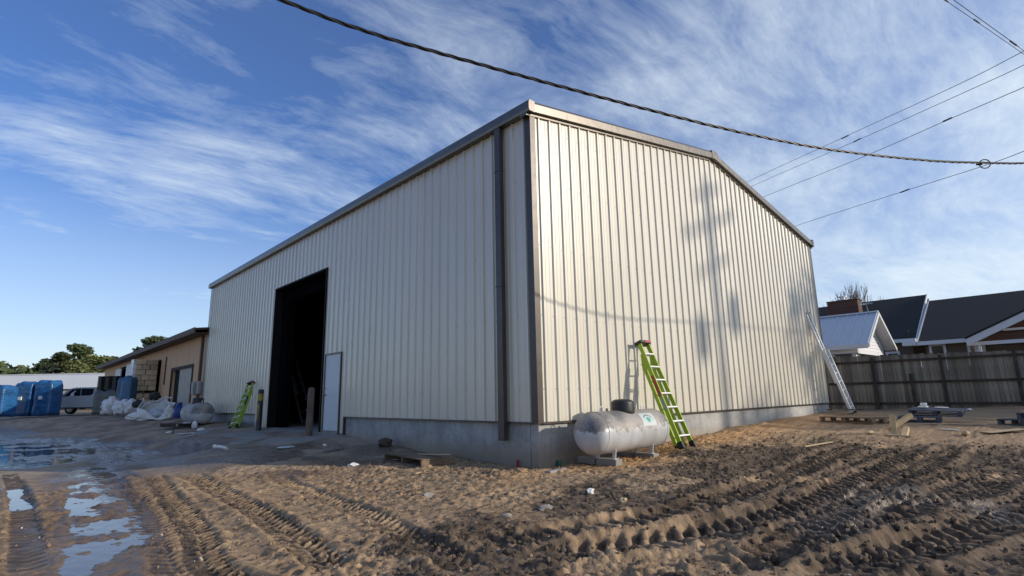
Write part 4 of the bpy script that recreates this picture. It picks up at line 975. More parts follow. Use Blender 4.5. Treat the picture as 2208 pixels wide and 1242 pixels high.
mb = MB(); mb.prism([(-.62, 0, 4.16), (6.5, 0, 5.0), (6.5, 0, 5.10), (-.62, 0, 4.26)], (0, YE + .6, 0)); mb.build('roof', MT['brown'], sh)
mb = MB(); mb.box((-.68, 0, 4.02), (-.625, YE + .6, 4.28)); mb.build('fascia', MT['brown'], sh)
MB().box((-.62, .1, 4.04), (0, YE + .5, 4.07)).build('soffit', MT['brown'], sh)
for yy in (.9,): MB().box((-.11, yy, .2), (0, yy + .16, 4.0)).build('downspout', MT['brown'], sh)
MB().box((-.06, 30.1 - SY, 1.9), (0, 30.1 - SY + .1, 3.5)).build('conduit', MT['brown'], sh)
MB().tube([(-.05, .25, .3), (-.05, .25, 3.9)], .03, 6).build('conduit', MT['brown'], sh)
MB().box((-.16, 1.55, 1.25), (0, 1.9, 1.85)).build('electric_box', MT['greyp'], sh, bevel=.02)
MB().box((-.18, .55, 1.25), (0, .85, 1.85)).build('electric_box', MT['greyp'], sh, bevel=.04)
MB().tube([(-.08, .7, 1.25), (-.08, .75, .8), (-.08, .3, .78)], .025, 6).build('conduit', MT['pipe'], sh)
d0, d1, dh = doors_[0]
fr_ = MB().box((-.05, d0 - .14, -.2), (.02, d0, dh + .14)).box((-.05, d1, -.2), (.02, d1 + .14, dh + .14)).box((-.05, d0, dh), (.02, d1, dh + .14)).build('door_frame', MT['rail'], sh)
MB().box((.05, d0, -.2), (.12, d1 - 1.5, dh)).build('sliding_door', MT['creamdoor'], sh)
MB().box((.20, d1 - 1.5, -.2), (.24, d1, dh)).build('sliding_door', MT['greyp'], sh)
d0, d1, dh = doors_[2]
MB().box((-.10, d1 - 1.5, .0), (-.02, d1 + 1.2, dh - .1)).build('sliding_door', MT['white'], sh)
MB().box((-.16, d0 - .6, .0), (-.10, d0 + 1.6, dh)).build('sliding_door', MT['white'], sh)

# cartons on pallets in front of the shed bay
cm = {}
cx0, cy0 = -1.25, 31.6; zg = gz(-1, 32)
def carton(w, d, h):
    k_ = (round(w, 2), round(d, 2), round(h, 2))
    if k_ not in cm:
        me_ = MB().box((-w / 2 + .012, -d / 2 + .012, 0.002), (w / 2 - .012, d / 2 - .012, h - .02)).mesh('carton', bevel=.008); me_.materials.append(MT['card']); cm[k_] = me_
    return cm[k_]
base_z = zg
for tier, (nl, z0) in enumerate(((4, zg + .14), (6, zg + .14 + 4 * .30 + .16))):
    make_pallet('wooden pallet carrying the %s carton tier by the tan shed' % ('lower' if tier == 0 else 'upper'), PM((cx0 + .6, cy0 + .6, z0 - .14), ra(0)), MT['wood'], 5, 1.25, 1.2, 'pallets under the cartons')
    for l in range(nl):
        nn = 3 if l % 2 == 0 else 2
        for i in range(nn):
            for j in range(2):
                w = 1.2 / nn; o = link('carton', carton(w, .6, .30)); o.location = (cx0 + w * (i + .5) + RND.uniform(-.01, .01), cy0 + .3 + .6 * j + (RND.uniform(-.05, .0) if j == 0 else 0), z0 + l * .30)
                tag(o, '%s %s carton in the %s layer of the %s tier by the tan shed' % (('front', 'rear')[j], ('left', 'right')[i] if nn == 2 else ('left', 'middle', 'right')[i], ('bottom', 'second', 'third', 'fourth', 'fifth', 'top')[l if not (tier == 0 and l == 3) else 5], 'lower' if tier == 0 else 'upper'), 'carton', 'cartons stacked in the %s tier' % ('lower' if tier == 0 else 'upper'))
o = MB().box((cx0 - .03, cy0 - .03, zg + .4), (cx0 + .10, cy0 - .012, zg + 3.2)).box((cx0 - .03, cy0 - .012, zg + .4), (cx0 - .012, cy0 + .9, zg + 3.3)).build('stretch_film', MT['film']); tag(o, 'whitish stretch film hanging on the left edge of the carton stack', 'film')

# blue shrink wrapped loads
def wrapped(label, loc, w, d, h, m_, rz, seed, tab=True, taper=0.0, grp='blue plastic wrapped pallet loads'):
    from mathutils import noise as mn
    t = thing('wrapped_load', label, 'wrapped load', loc, rz, grp); bm = bmesh.new(); bmesh.ops.create_cube(bm, size=1)
    bmesh.ops.subdivide_edges(bm, edges=bm.edges, cuts=9, use_grid_fill=True)
    for v in bm.verts:
        x, y, z = v.co; z += .5; k = 1 - taper * z
        e = max(0, z - .9) / .1; sh_ = 1 - .16 * e * e; p_ = Vector((x * w, y * d, z * h))
        nn = mn.noise(p_ * 1.7 + Vector((seed, 0, 0))) * .05
        corner = 1 - .06 * (abs(x) * 2) ** 6 * (abs(y) * 2) ** 6
        v.co = Vector((x * w * k * sh_ * corner + nn * .6, y * d * k * sh_ * corner + nn * .6, z * h + (.07 * math.sin(x * 9 + seed * 2) * (z > .95)) + nn))
    me_ = bpy.data.meshes.new('wrap'); bm.to_mesh(me_); bm.free(); me_.materials.append(m_); me_.polygons.foreach_set('use_smooth', [True] * len(me_.polygons)); link('wrapping', me_, t)
    if tab: MB().box((-.15, -d / 2 - .10, h * .47), (.07, -d / 2 - .02, h * .47 + .22)).build('paper_label', MT['white'], t)
    return t
face = math.atan2(VR.y, VR.x)
def gp(px, py, D): p_ = at(px, py, D); return Vector((p_.x, p_.y, p_.z))
g = gp(54, 897, 36); wrapped('blue wrapped load, middle one of the three beside the silver truck', g, 1.16, 1.0, 2.22, MT['wrap'], face, 1)
g = gp(98, 896, 36); wrapped('blue wrapped load standing directly left of the silver truck', g, 1.2, 1.0, 2.26, MT['wrap'], face, 2)
g = gp(-2, 899, 34); wrapped('lighter blue wrapped load cut by the left photo edge', g, 1.25, 1.0, 1.92, MT['wrap'], face - .15, 3)
g = gp(276, 879, 31); wrapped('tall teal blue wrapped roll stack before the shed cartons', g, .62, .8, 1.76, MT['wrapt'], face, 4, False, .05, 'teal wrapped rolls')
g = gp(262, 878, 33); wrapped('narrow teal wrapped roll left of the taller teal stack', g, .5, .6, 1.75, MT['wrapt'], face, 5, False, .05, 'teal wrapped rolls')
g = gp(233, 892, 35); wrapped('grey film wrapped load under the black plastic pallets', g, 1.45, 1.1, 1.48, MT['gwrap'], face, 6, False, 0, 'grey wrapped load')
# black plastic pallets stacked on it
pb = None; zt_ = g.z + 1.50
for i in range(7):
    lab = 'black plastic pallet, %s in the stack on the grey wrapped load' % ('lowest', 'second from bottom', 'third from bottom', 'middle one', 'third from top', 'second from top', 'topmost')[i]
    if pb is None:
        pb = thing('plastic_pallet', lab, 'pallet', g, face, 'black plastic pallets stacked on the grey load')
        MB().box((-.60, -.45, .112), (.60, .45, .128)).box((-.60, -.45, 0), (.60, .45, .012)).build('deck', MT['blackp'], pb)
        for x in (-.60, -.12, .36): MB().box((x, -.45, .02), (x + .24, .45, .112)).build('foot', MT['blackp'], pb)
        o = pb
    else: o = dup(pb, label=lab)
    o.location = Vector((g.x, g.y, zt_ + i * .128)); o.rotation_euler = (0, 0, face + RND.uniform(-.02, .02))

# bags
def bag(px, py, D, r, m_, label, seed, cat='bag', name='plastic_bag', amp=.35):
    g = gp(px, py, D); o = link(name, lump_mesh(name, *r, m_, seed, amp, 3)); o.location = g + Vector((0, 0, r[2] * .7)); o.data.polygons.foreach_set('use_smooth', [True] * len(o.data.polygons)); return tag(o, label, cat)
bag(237, 891, 29, (.42, .4, .48), MT['bagw'], 'white plastic bag, leftmost of the pair by the teal rolls', 31)
bag(262, 892, 28.5, (.42, .4, .42), MT['bagw'], 'white plastic bag in front of the teal rolls', 32)
bag(282, 891, 28, (.36, .35, .40), MT['bagw'], 'white plastic bag right of the teal rolls', 33)
bag(298, 878, 27, (.26, .2, .20), MT['rag'], 'dark heap of rags behind the white sack', 34, 'rags', 'rag_heap')
bag(333, 861, 25.6, (.22, .2, .20), MT['rag'], 'dark bundle on top behind the white sack', 35, 'rags', 'rag_heap')
# big open woven sack
def sack():
    g = G(332, 905); t = thing('bulk_sack', 'big crumpled white woven sack lying open before the shed door', 'sack', g, face)
    from mathutils import noise as mn
    # body: sagging cloth sheets with an opening
    NU, NV = 34, 14; vs = []
    for j in range(NV + 1):
        v = j / NV
        for i in range(NU):
            a = 2 * math.pi * i / NU; r = (.86 - .10 * v) * (1 + .16 * math.sin(3 * a + 1) * v + .10 * math.sin(5 * a) * v)
            z = .03 + v * (.66 + .34 * math.sin(a - .5) + .16 * math.sin(2 * a + .6) + .10 * math.sin(4 * a + 2)); 
            p_ = Vector((r * .98 * math.cos(a), r * .7 * math.sin(a), z)); nn = mn.noise(p_ * 3 + Vector((3, 1, 0))) * .14
            vs.append((p_.x * (1 + nn), p_.y * (1 + nn), max(.0, p_.z + nn * .5)))
    fs = [(j * NU + i, j * NU + (i + 1) % NU, (j + 1) * NU + (i + 1) % NU, (j + 1) * NU + i) for j in range(NV) for i in range(NU)]
    me_ = bpy.data.meshes.new('sack'); me_.from_pydata(vs, [], fs); me_.materials.append(MT['sack']); b_ = link('body', me_, t)
    me_.polygons.foreach_set('use_smooth', [True] * len(fs))
    sm = b_.modifiers.new('thick', 'SOLIDIFY'); sm.thickness = .03
    o = link('inner_film', lump_mesh('film', .45, .35, .28, MT['film'], 41, .3, 2), t); o.location = (.0, .0, .25)
    for s_, (x0, y0, z0), (x1, y1, z1) in ((1, (-.3, .45, .78), (.45, .50, 1.02)), (2, (-.75, -.1, .45), (-.15, .5, .9)), (3, (.5, .1, .7), (.82, -.2, .55))):
        m_ = Vector(((x0 + x1) / 2, (y0 + y1) / 2, (z0 + z1) / 2 + .16)); MB().tube([(x0, y0, z0), tuple(m_), (x1, y1, z1)], .035, 6).build('handle_strap', MT['sack'], t)
    # flap folded over at the front left
    o = link('folded_flap', lump_mesh('flap', .55, .3, .20, MT['sack'], 44, .25, 3), t); o.location = (-.45, -.45, .16)
    o = link('folded_flap', lump_mesh('flap', .22, .2, .34, MT['sack'], 46, .25, 3), t); o.location = (.72, -.1, .30)
    return t
sack()
# blue gas cylinder
g = gp(384, 902, 23.5); t = thing('gas_cylinder', 'small blue gas cylinder between the white sack and the far tank', 'gas cylinder', g + Vector((0, 0, .02)))
MB().lathe([(.19, 0), (.21, .05), (.21, .38), (.16, .48), (.07, .52), (.05, .56), (.01, .56)], 18).build('body', MT['cyl'], t, smooth=True)
MB().lathe([(.12, .52), (.12, .66)], 14).build('collar', MT['cyl'], t); MB().tube([(0, 0, .55), (0, 0, .64)], .03, 8).build('valve', MT['blackp'], t)

# ------------------------------------------------------------------ pickup truck
def pickup():
    D = 38.8; g = gp(187, 893, D); t = thing('pickup_truck', 'silver pickup truck parked behind the blue wrapped loads', 'pickup truck', g, face)
    # local x to the right in the view; the nose points left
    wd = 1.9
    side = [(-2.9, .55), (-2.9, 1.02), (-2.5, 1.16), (-1.55, 1.22), (-1.5, 1.24), (2.9, 1.24), (2.9, .55), (2.35, .5), (2.25, .80), (2.0, .92), (1.7, .92), (1.45, .80), (1.35, .5), (-1.35, .5), (-1.45, .8), (-1.7, .92), (-2.0, .92), (-2.25, .8), (-2.35, .5)]
    MB().prism([(x, -wd / 2, z) for x, z in side], (0, wd, 0)).build('body', MT['silver'], t)
    cab = [(-1.55, 1.22), (-.75, 1.80), (-.35, 1.88), (1.15, 1.88), (1.42, 1.25)]
    MB().prism([(x, -wd / 2 + .1, z) for x, z in cab], (0, wd - .2, 0)).build('cab', MT['silver'], t)
    wn = MB().prism([(x, -wd / 2 + .088, z) for x, z in [(-1.15, 1.28), (-.62, 1.74), (.02, 1.80), (.02, 1.30)]], (0, .02, 0)).build('window', MT['glass'], t)
    MB().prism([(x, -wd / 2 + .088, z) for x, z in [(.08, 1.30), (.08, 1.80), (.95, 1.78), (.90, 1.42), (.75, 1.32)]], (0, .02, 0)).build('window', MT['glass'], t)
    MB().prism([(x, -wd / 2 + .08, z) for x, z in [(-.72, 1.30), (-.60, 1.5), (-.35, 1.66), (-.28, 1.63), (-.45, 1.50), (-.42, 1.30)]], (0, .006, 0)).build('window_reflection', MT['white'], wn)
    MB().box((-1.42, -wd / 2 - .18, 1.20), (-1.22, -wd / 2 + .1, 1.42)).build('wing_mirror', MT['blackp'], t, bevel=.03)
    MB().box((-1.3, -wd / 2 - .03, .42), (1.3, -wd / 2 + .02, .50)).build('side_step', MT['blackp'], t)
    for x in (-1.85, 1.85):
        for y in (-wd / 2 + .12, wd / 2 - .12):
            w = MB().lathe([(.38, -.12), (.40, -.08), (.40, .08), (.38, .12)], 20, frame((x, y, .40), (1, 0, 0), (0, 1, 0))).build('wheel', MT['tyre'], t)
            MB().lathe([(.22, -.13), (.24, -.125), (.24, .125), (.22, .13)], 16, frame((x, y, .40), (1, 0, 0), (0, 1, 0))).build('rim', MT['alu'], w)
    return t
pickup()
# long white trailer
D = 60.0; g = gp(120, 868, D); t = thing('white_trailer', 'long white box trailer across the far end of the yard', 'trailer', Vector((g.x, g.y, .1)), face + .02)
htop = at(120, 807, D).z - .1; hbot = at(120, 839, D).z - .1
MB().box((-13, 0, hbot), (8.5, 2.6, htop)).build('box_body', MT['trailer'], t)
MB().box((-13.02, -.03, htop - .02), (8.52, 2.63, htop + .10)).build('top_rail', MT['white'], t)
MB().box((-13.02, -.03, hbot - .14), (8.52, 2.5, hbot)).build('bottom_rail', MT['rail'], t)
MB().box((-12, .05, .7), (8.3, .12, hbot - .14)).build('side_skirt', MT['ccream'], t)
for x in (-9.5, -8.2, 5.6, 6.9):
    MB().lathe([(.48, -.12), (.5, 0), (.48, .12)], 18, frame((x, .3, .5), (1, 0, 0), (0, 1, 0))).build('wheel', MT['tyre'], t)

# ------------------------------------------------------------------ fence
FX = 20.0
fe = thing('wooden_fence', 'weathered grey wooden privacy fence with dark rails, seen from its rail side', 'fence', (FX, 0, 0))
yA, yB = 6.0, -9.0
def ftop(y): return 2.30 + (2.14 - 2.30) * (1.2 - y) / 6.2
NP = int((yA - yB) / .137); pk = {}
for i in range(NP):
    y = yB + (i + .5) * .137; hz = ftop(y) + RND.uniform(-.025, .03); w = .0675 - (.003 if RND.random() < .12 else 0)
    z0 = -.12 if RND.random() > .06 else .05
    o = MB().box((.0, -w, z0), (.018, w, hz)).build('picket', MT['oldwood'], fe); o.location = (.046 + RND.uniform(-.004, .006), y, 0); o.rotation_euler = (RND.uniform(-.008, .008), 0, 0)
posts = [hit(q, 830, 0, FX).y for q in (1888, 2037, 2200)]
ps = posts[0] - posts[1]
for y in [posts[0] + 2 * ps, posts[0] + ps] + posts + [posts[2] - ps]:
    MB().box((-.10, y - .05, -.2), (-.002, y + .05, 2.16)).build('post', MT['rail'], fe)
hm = (posts[0] + posts[1]) / 2 - .12; MB().box((-.09, hm - .05, -.2), (-.002, hm + .05, 1.45)).build('post', MT['rail'], fe)
for z in (2.0, 1.12, .28): MB().box((-.0, yB, z - .045), (.042, yA, z + .045)).build('rail', MT['rail'], fe)

# ------------------------------------------------------------------ houses behind the fence
def gable_house(name, label, xr, zr, xe, zeave, y0, y1, rear=6.0, chim=False):
    """ridge along y at x=xr; front eave at xe"""
    t = thing(name, label, 'house', (xr, (y0 + y1) / 2, 0)); yc = (y0 + y1) / 2
    a, b_ = y0 - yc, y1 - yc; e = xe - xr
    sl = (zr - zeave) / (xr - xe)
    MB().prism([(e, a, zeave), (0, a, zr), (0, a, zr + .12), (e - .02, a, zeave + .10)], (0, b_ - a, 0)).build('roof', MT['shing'], t)
    MB().prism([(0, a, zr), (rear, a, zr - rear * sl), (rear, a, zr - rear * sl + .12), (0, a, zr + .12)], (0, b_ - a, 0)).build('roof', MT['shing'], t)
    # fascia / gutter along the eave
    MB().box((e - .10, a - .02, zeave - .10), (e - .021, b_ + .02, zeave + .10)).build('gutter', MT['wtrim'], t)
    MB().box((e, a + .3, -.2), (e + .0, b_ - .3, 0)) 
    wallx = e + .45
    return t, wallx, sl
# house A (left)
hA, wxA, slA = gable_house('brick_house', 'dark roofed brick house with broad brick chimney behind the pavilion', 35.2, 6.52, 30.1, 3.50, -.05, 12.0)
yc = (-.05 + 12) / 2
MB().box((wxA, -.05 - yc + .3, -.1), (wxA + .2, 12 - yc - .3, 3.75)).build('wall', MT['brick'], hA)
MB().prism([(wxA, -.05 - yc + .25, 3.6), (0, -.05 - yc + .25, 6.40), (5.5, -.05 - yc + .25, 3.4)], (0, .05, 0)).build('gable_wall', MT['brick'], hA)
for sgn, xx, zz_ in ((-1, 30.1 - 35.2, 3.5), (1, 6.0, 6.52 - 6 * slA)):
    MB().prism([(0, -.05 - yc - .06, 6.46), (0, -.05 - yc - .06, 6.68), (xx, -.05 - yc - .06, zz_ + .14), (xx, -.05 - yc - .06, zz_ - .08)], (0, .055, 0)).build('rake_board', MT['wtrim'], hA)
# chimney
c0 = hit(1783, 652, 0, 33.0); c1 = hit(1848, 645, 0, 33.0)
ch = MB().box((33.0 - 35.2, c1.y - yc, 3.5), (33.9 - 35.2, c0.y - yc, c1.z)).build('chimney', MT['brick'], hA)
MB().box((33.0 - 35.2 - .04, c1.y - yc - .04, c1.z), (33.9 - 35.2 + .04, c0.y - yc + .04, c1.z + .06)).build('chimney_cap', MT['brick'], ch)
cm_ = (c0.y + c1.y) / 2 - yc + .05
MB().lathe([(.26, 0), (.26, .08), (.16, .10), (.16, .22), (.24, .24), (.24, .28), (.10, .34), (.01, .34)], 12, Matrix.Translation((33.4 - 35.2, cm_, c1.z + .06))).build('flue_cap', MT['alu'], ch)
cdsh = hit(1868, 658, 0, 32.8); 
dsh = thing('satellite_dish', 'grey oval satellite dish on the roof right of the chimney', 'satellite dish', (32.8, cdsh.y, cdsh.z))
MB().lathe([(.05, 0), (.25, .03), (.36, .08), (.37, .09), (.25, .05), (.01, .02)], 20, frame((0, 0, 0), (0, -1, 0), (-.25, -.15, .9))).build('dish', MT['greyp'], dsh)
MB().tube([(0, 0, 0), (.15, 0, -.35), (.15, 0, -.6)], .025, 6).build('mount_arm', MT['greyp'], dsh)
# house B (right)
hB, wxB, slB = gable_house('brick_house', 'dark roofed brick ranch house with white gutter and two windows at right', 34.2, 5.98, 29.1, 3.22, -9.5, -.30)
ycB = (-9.5 - .30) / 2
MB().box((wxB, -9.2 - ycB, -.1), (wxB + .2, -.5 - ycB, 3.5)).build('wall', MT['brick'], hB)
MB().prism([(0, -.30 - ycB, 5.92), (0, -.30 - ycB, 6.12), (29.1 - 34.2 - .05, -.30 - ycB, 3.34), (29.1 - 34.2 - .05, -.30 - ycB, 3.12)], (0, .07, 0)).build('rake_board', MT['wtrim'], hB)
# end of the eave, a white return box
MB().box((29.1 - 34.2 - .1, -.22 - ycB, 3.14), (29.1 - 34.2 + .6, .40 - ycB, 3.50)).build('eave_return', MT['wtrim'], hB)
cv = hit(2061, 706, 0, 31.2); MB().tube([(31.2 - 34.2, cv.y - ycB, cv.z - .12), (31.2 - 34.2, cv.y - ycB, cv.z + .10)], .09, 8).build('roof_vent', MT['wtrim'], hB)
cv = hit(1957, 722, 0, 30.3); MB().tube([(30.3 - 35.2, cv.y - yc, cv.z - .5), (30.3 - 35.2, cv.y - yc, cv.z + .25)], .07, 8).build('vent_pipe', MT['rail'], hA)
def window(par, X0, yoff, y0, y1, z0, z1, double=False):
    f = MB(); f.box((X0 - .06, y0 - yoff - .12, z0), (X0 - .002, y0 - yoff, z1 + .12)); f.box((X0 - .06, y1 - yoff, z0), (X0 - .002, y1 - yoff + .12, z1 + .12)); f.box((X0 - .06, y0 - yoff, z1), (X0 - .002, y1 - yoff, z1 + .12)); f.box((X0 - .07, y0 - yoff - .12, z0 - .08), (X0 - .002, y1 - yoff + .12, z0))
    zm = (z0 + z1) / 2; f.box((X0 - .05, y0 - yoff, zm - .03), (X0 - .002, y1 - yoff, zm + .03))
    if double: ym = (y0 + y1) / 2 - yoff; f.box((X0 - .052, ym - .08, z0), (X0 - .002, ym + .08, zm - .031)); f.box((X0 - .052, ym - .08, zm + .031), (X0 - .002, ym + .08, z1))
    w = f.build('window', MT['wtrim'], par); MB().box((X0 - .02, y0 - yoff, z0), (X0 - .004, y1 - yoff, zm - .03)).build('pane', MT['glass'], w); MB().box((X0 - .02, y0 - yoff, zm + .03), (X0 - .004, y1 - yoff, z1)).build('pane', MT['glass'], w)
wx = 29.1 + .45
a0 = hit(2033, 745, 0, wx); a1 = hit(2013, 772, 0, wx); window(hB, wxB, ycB, a0.y, a1.y, a1.z - .55, a0.z)
a0 = hit(2117, 741, 0, wx); a1 = hit(2095, 765, 0, wx); window(hB, wxB, ycB, a0.y, a1.y, a1.z - .45, a0.z, True)
wxa = 30.1 + .45; a0 = hit(1936, 762, 0, wxa); a1 = hit(1917, 775, 0, wxa); window(hA, wxA, yc, a0.y, a1.y, a1.z - .5, a0.z)
# projecting front wing of house B: rake rises to the right
xw = 26.6
r0 = hit(2092, 742, 0, xw); r1 = hit(2208, 688, 0, xw); slope = (r1.z - r0.z) / (r0.y - r1.y)
yp = r0.y - 5.2; zp = r0.z + slope * 5.2
wing = thing('house_wing', 'open porch wing with wide white rake board at the right photo edge', 'porch', (xw, r0.y, 0))
def wz(dy): return r0.z + slope * dy
MB().prism([(-.05, 0, wz(0) - .02), (-.05, -5.2, wz(5.2) - .02), (-.05, -5.2, wz(5.2) + .30), (-.05, .12, wz(-.12) + .30), (-.05, .12, wz(-.12))], (.06, 0, 0)).build('rake_board', MT['wtrim'], wing)
MB().prism([(-.08, .15, wz(-.15) + .31), (-.08, -5.2, wz(5.2) + .31), (-.08, -5.2, wz(5.2) + .40), (-.08, .15, wz(-.15) + .40)], (4.2, 0, 0)).build('roof', MT['shing'], wing)
MB().prism([(.5, -1.2, wz(1.2)), (.5, -5.2, wz(5.2)), (.5, -5.2, r0.z + .1), (.5, -.2, r0.z + .1)], (.08, 0, 0)).build('gable_wall', MT['brick'], wing)
bl_ = hit(2208, 706, 0, xw + .45); bl2 = hit(2162, 710, 0, xw + .45)
MB().box((.44, -5.2, bl2.z - .07), (.498, bl2.y - r0.y, bl2.z + .03)).build('trim_board', MT['wtrim'], wing)
MB().box((.2, -5.2, r0.z - .06), (.4, .1, r0.z + .10)).build('porch_beam', MT['wtrim'], wing)
MB().box((.25, -.35, 0), (.37, -.23, r0.z - .06)).build('porch_post', MT['wtrim'], wing)
MB().box((2.4, -5.2, 0), (2.5, -.6, r0.z)).build('wall', MT['brick'], wing)
# white pavilion with a metal roof
xr_, zr_, xe_, zev = 24.9, 4.60, 22.35, 2.90
pv_ = thing('garden_pavilion', 'white gabled pavilion with ribbed silver metal roof behind the fence', 'pavilion', (xr_, .40, 0)); Lp = 5.2
e = xe_ - xr_; slp = (zr_ - zev) / -e
for sg in (-1, 1):
    nP = 12
    for i in range(nP):
        ya = i * Lp / nP; MB().prism([(0, ya, zr_), (sg * -e, ya, zev), (sg * -e, ya, zev + .05), (0, ya, zr_ + .05)], (0, Lp / nP - .004, 0)).build('roof_panel', MT['metroof'], pv_)
        MB().prism([(sg * .06, ya, zr_ + .05 - .06 * slp), (sg * -e * .995, ya, zev + .055), (sg * -e * .995, ya, zev + .10), (sg * .06, ya, zr_ + .095 - .06 * slp)], (0, .035, 0)).build('seam_rib', MT['wtrim'], pv_)
    MB().prism([(0, -.06, zr_ - .12), (sg * -e, -.06, zev - .12), (sg * -e, -.06, zev + .06), (0, -.06, zr_ + .06)], (0, .055, 0)).build('rake_board', MT['wtrim'], pv_)
    MB().prism([(0, 0, zr_ - .04), (sg * -e, 0, zev - .04), (sg * -e, 0, zev - .01), (0, 0, zr_ - .01)], (0, .5, 0)).build('soffit', MT['wtrim'], pv_)
MB().box((-.10, -.03, zr_ + .05), (.10, Lp, zr_ + .12)).build('ridge_cap', MT['metroof'], pv_)
MB().box((e - .06, 0, zev - .16), (e - .003, Lp, zev + .03)).build('eave_board', MT['wtrim'], pv_)
MB().box((e + .20, .5, zev - .34), (e + .36, Lp - .3, zev - .12)).build('beam', MT['wtrim'], pv_)
# clapboard gable, board by board
zb = zev - .18; nb = 11; Hh = zr_ - .10 - zb
for i in range(nb):
    z0 = zb + Hh * i / nb; z1 = zb + Hh * (i + 1) / nb
    def hwid(z): return max(.03, min(-e - .25, (zr_ - .06 - z) / slp))
    MB().prism([(-hwid(z0), .50, z0), (hwid(z0), .50, z0), (hwid(z1), .52, z1), (-hwid(z1), .52, z1)], (0, .02, 0)).build('clapboard', MT['clap'], pv_)
MB().box((-.12, .485, zr_ - .82), (.12, .51, zr_ - .48)).build('gable_vent', MT['greyp'], pv_)
for sx in (-1, 1):
    for yy in (.62, Lp - .4):
        MB().box((sx * (-e - .42) - .09, yy, 0), (sx * (-e - .42) + .09, yy + .18, zev - .34)).build('post', MT['wtrim'], pv_)
xL = -(-e - .42)
MB().beam((xL, .8, zev - 1.0), (xL, 1.7, zev - .36), .09, .09).build('knee_brace', MT['wtrim'], pv_)
MB().beam((xL + .1, .68, zev - .85), (xL + .62, .68, zev - .22), .07, .07).build('knee_brace', MT['wtrim'], pv_)
MB().box((xL - .1, .5, zev - .36), (-xL + .1, .58, zev - .185)).build('tie_beam', MT['clap'], pv_)

# ------------------------------------------------------------------ trees
def crown_mesh(name, blobs, nleaf, size, m_, seed):
    rs = np.random.RandomState(seed); V = []; F = []; k = 0
    vol = np.array([b_[3] ** 2 for b_ in blobs], float); vol /= vol.sum()
    for b_, fr_ in zip(blobs, vol):
        m2 = int(nleaf * fr_); d = rs.normal(size=(m2, 3)); d /= np.linalg.norm(d, axis=1)[:, None]
        r = b_[3] * rs.uniform(.35, 1, m2) ** .5 * (1 + .18 * np.sin(d[:, 0] * 7 + d[:, 2] * 5 + seed)); P = np.array(b_[:3]) + d * r[:, None] * np.array([1, 1, b_[4] if len(b_) > 4 else .8])
        for q in P:
            a = rs.normal(size=3); a /= np.linalg.norm(a); c_ = np.cross(a, rs.normal(size=3)); c_ /= np.linalg.norm(c_); s_ = size * rs.uniform(.5, 1.3)
            V += [q - a * s_, q + c_ * s_ * .6, q + a * s_, q - c_ * s_ * .5]; F.append((k, k + 1, k + 2, k + 3)); k += 4
    me_ = bpy.data.meshes.new(name); me_.from_pydata([tuple(v) for v in V], [], F); me_.materials.append(m_); return me_
def tree_proto(kind, seed):
    rs = random.Random(seed); mb = MB(); blobs = []
    if kind == 'pine':
        H_ = 11; mb.tube([(0, 0, 0), (.1, .05, 4), (0, .1, 8), (.1, 0, 10.6)], [.24, .19, .12, .05], 7)
        for k_ in range(13):
            z = 5.0 + k_ * .47; a = rs.uniform(0, 6.28); l = rs.uniform(1.2, 2.9) * (1 - .055 * k_); p_ = (l * math.cos(a), l * math.sin(a), z + .5)
            mb.tube([(0, 0, z), p_], [.06, .03], 5); blobs.append((*p_, rs.uniform(.75, 1.25), .6))
        blobs.append((0, 0, 10.7, .9, .8)); m_ = MT['pine']; nl = 6500; sz = .20
    elif kind == 'round':
        mb.tube([(0, 0, 0), (.1, 0, 3), (0, .1, 6)], [.25, .2, .1], 7)
        for k_ in range(16):
            a = rs.uniform(0, 6.28); r = rs.uniform(0, 2.6); z = rs.uniform(2.2, 7.6); p_ = (r * math.cos(a), r * math.sin(a), z)
            mb.tube([(0, 0, max(1.5, z - 2)), p_], [.07, .03], 5); blobs.append((*p_, rs.uniform(1.0, 1.7), .8))
        m_ = MT['olive']; nl = 8000; sz = .25
    else:
        mb.tube([(0, 0, 0), (.1, 0, 3), (0, .1, 6)], [.25, .2, .1], 7)
        for k_ in range(15):
            a = rs.uniform(0, 6.28); r = rs.uniform(0, 2.8); z = rs.uniform(1.5, 7.2); p_ = (r * math.cos(a), r * math.sin(a), z)
            mb.tube([(0, 0, max(1.2, z - 2)), p_], [.07, .03], 5); blobs.append((*p_, rs.uniform(1.1, 1.9), .8))
        m_ = MT['darkleaf']; nl = 8000; sz = .25
    tm = mb.mesh('trunk'); tm.materials.append(MT['green_bark']); return tm, crown_mesh('crown', blobs, nl, sz, m_, seed)
protos = {k_: tree_proto(k_, s_) for k_, s_ in (('pine', 5), ('round', 8), ('dark', 9))}
protos['pine2'] = tree_proto('pine', 14)
def tree(px, ytop, D, kind, label, name, rz=0, hnat=None, wide=1.0, group='trees beyond the white trailer'):
    g = at(px, 875, D); g.z = .1; zt_ = at(px, ytop, D).z; hn = {'pine': 11.4, 'pine2': 11.4, 'round': 9.0, 'dark': 8.8}[kind]; s_ = (zt_ - g.z) / hn
    t = thing(name, label, 'tree', g, rz, group); t.scale = (s_ * wide * 1.2, s_ * wide * 1.2, s_)
    link('trunk', protos[kind][0], t); link('crown', protos[kind][1], t); return t
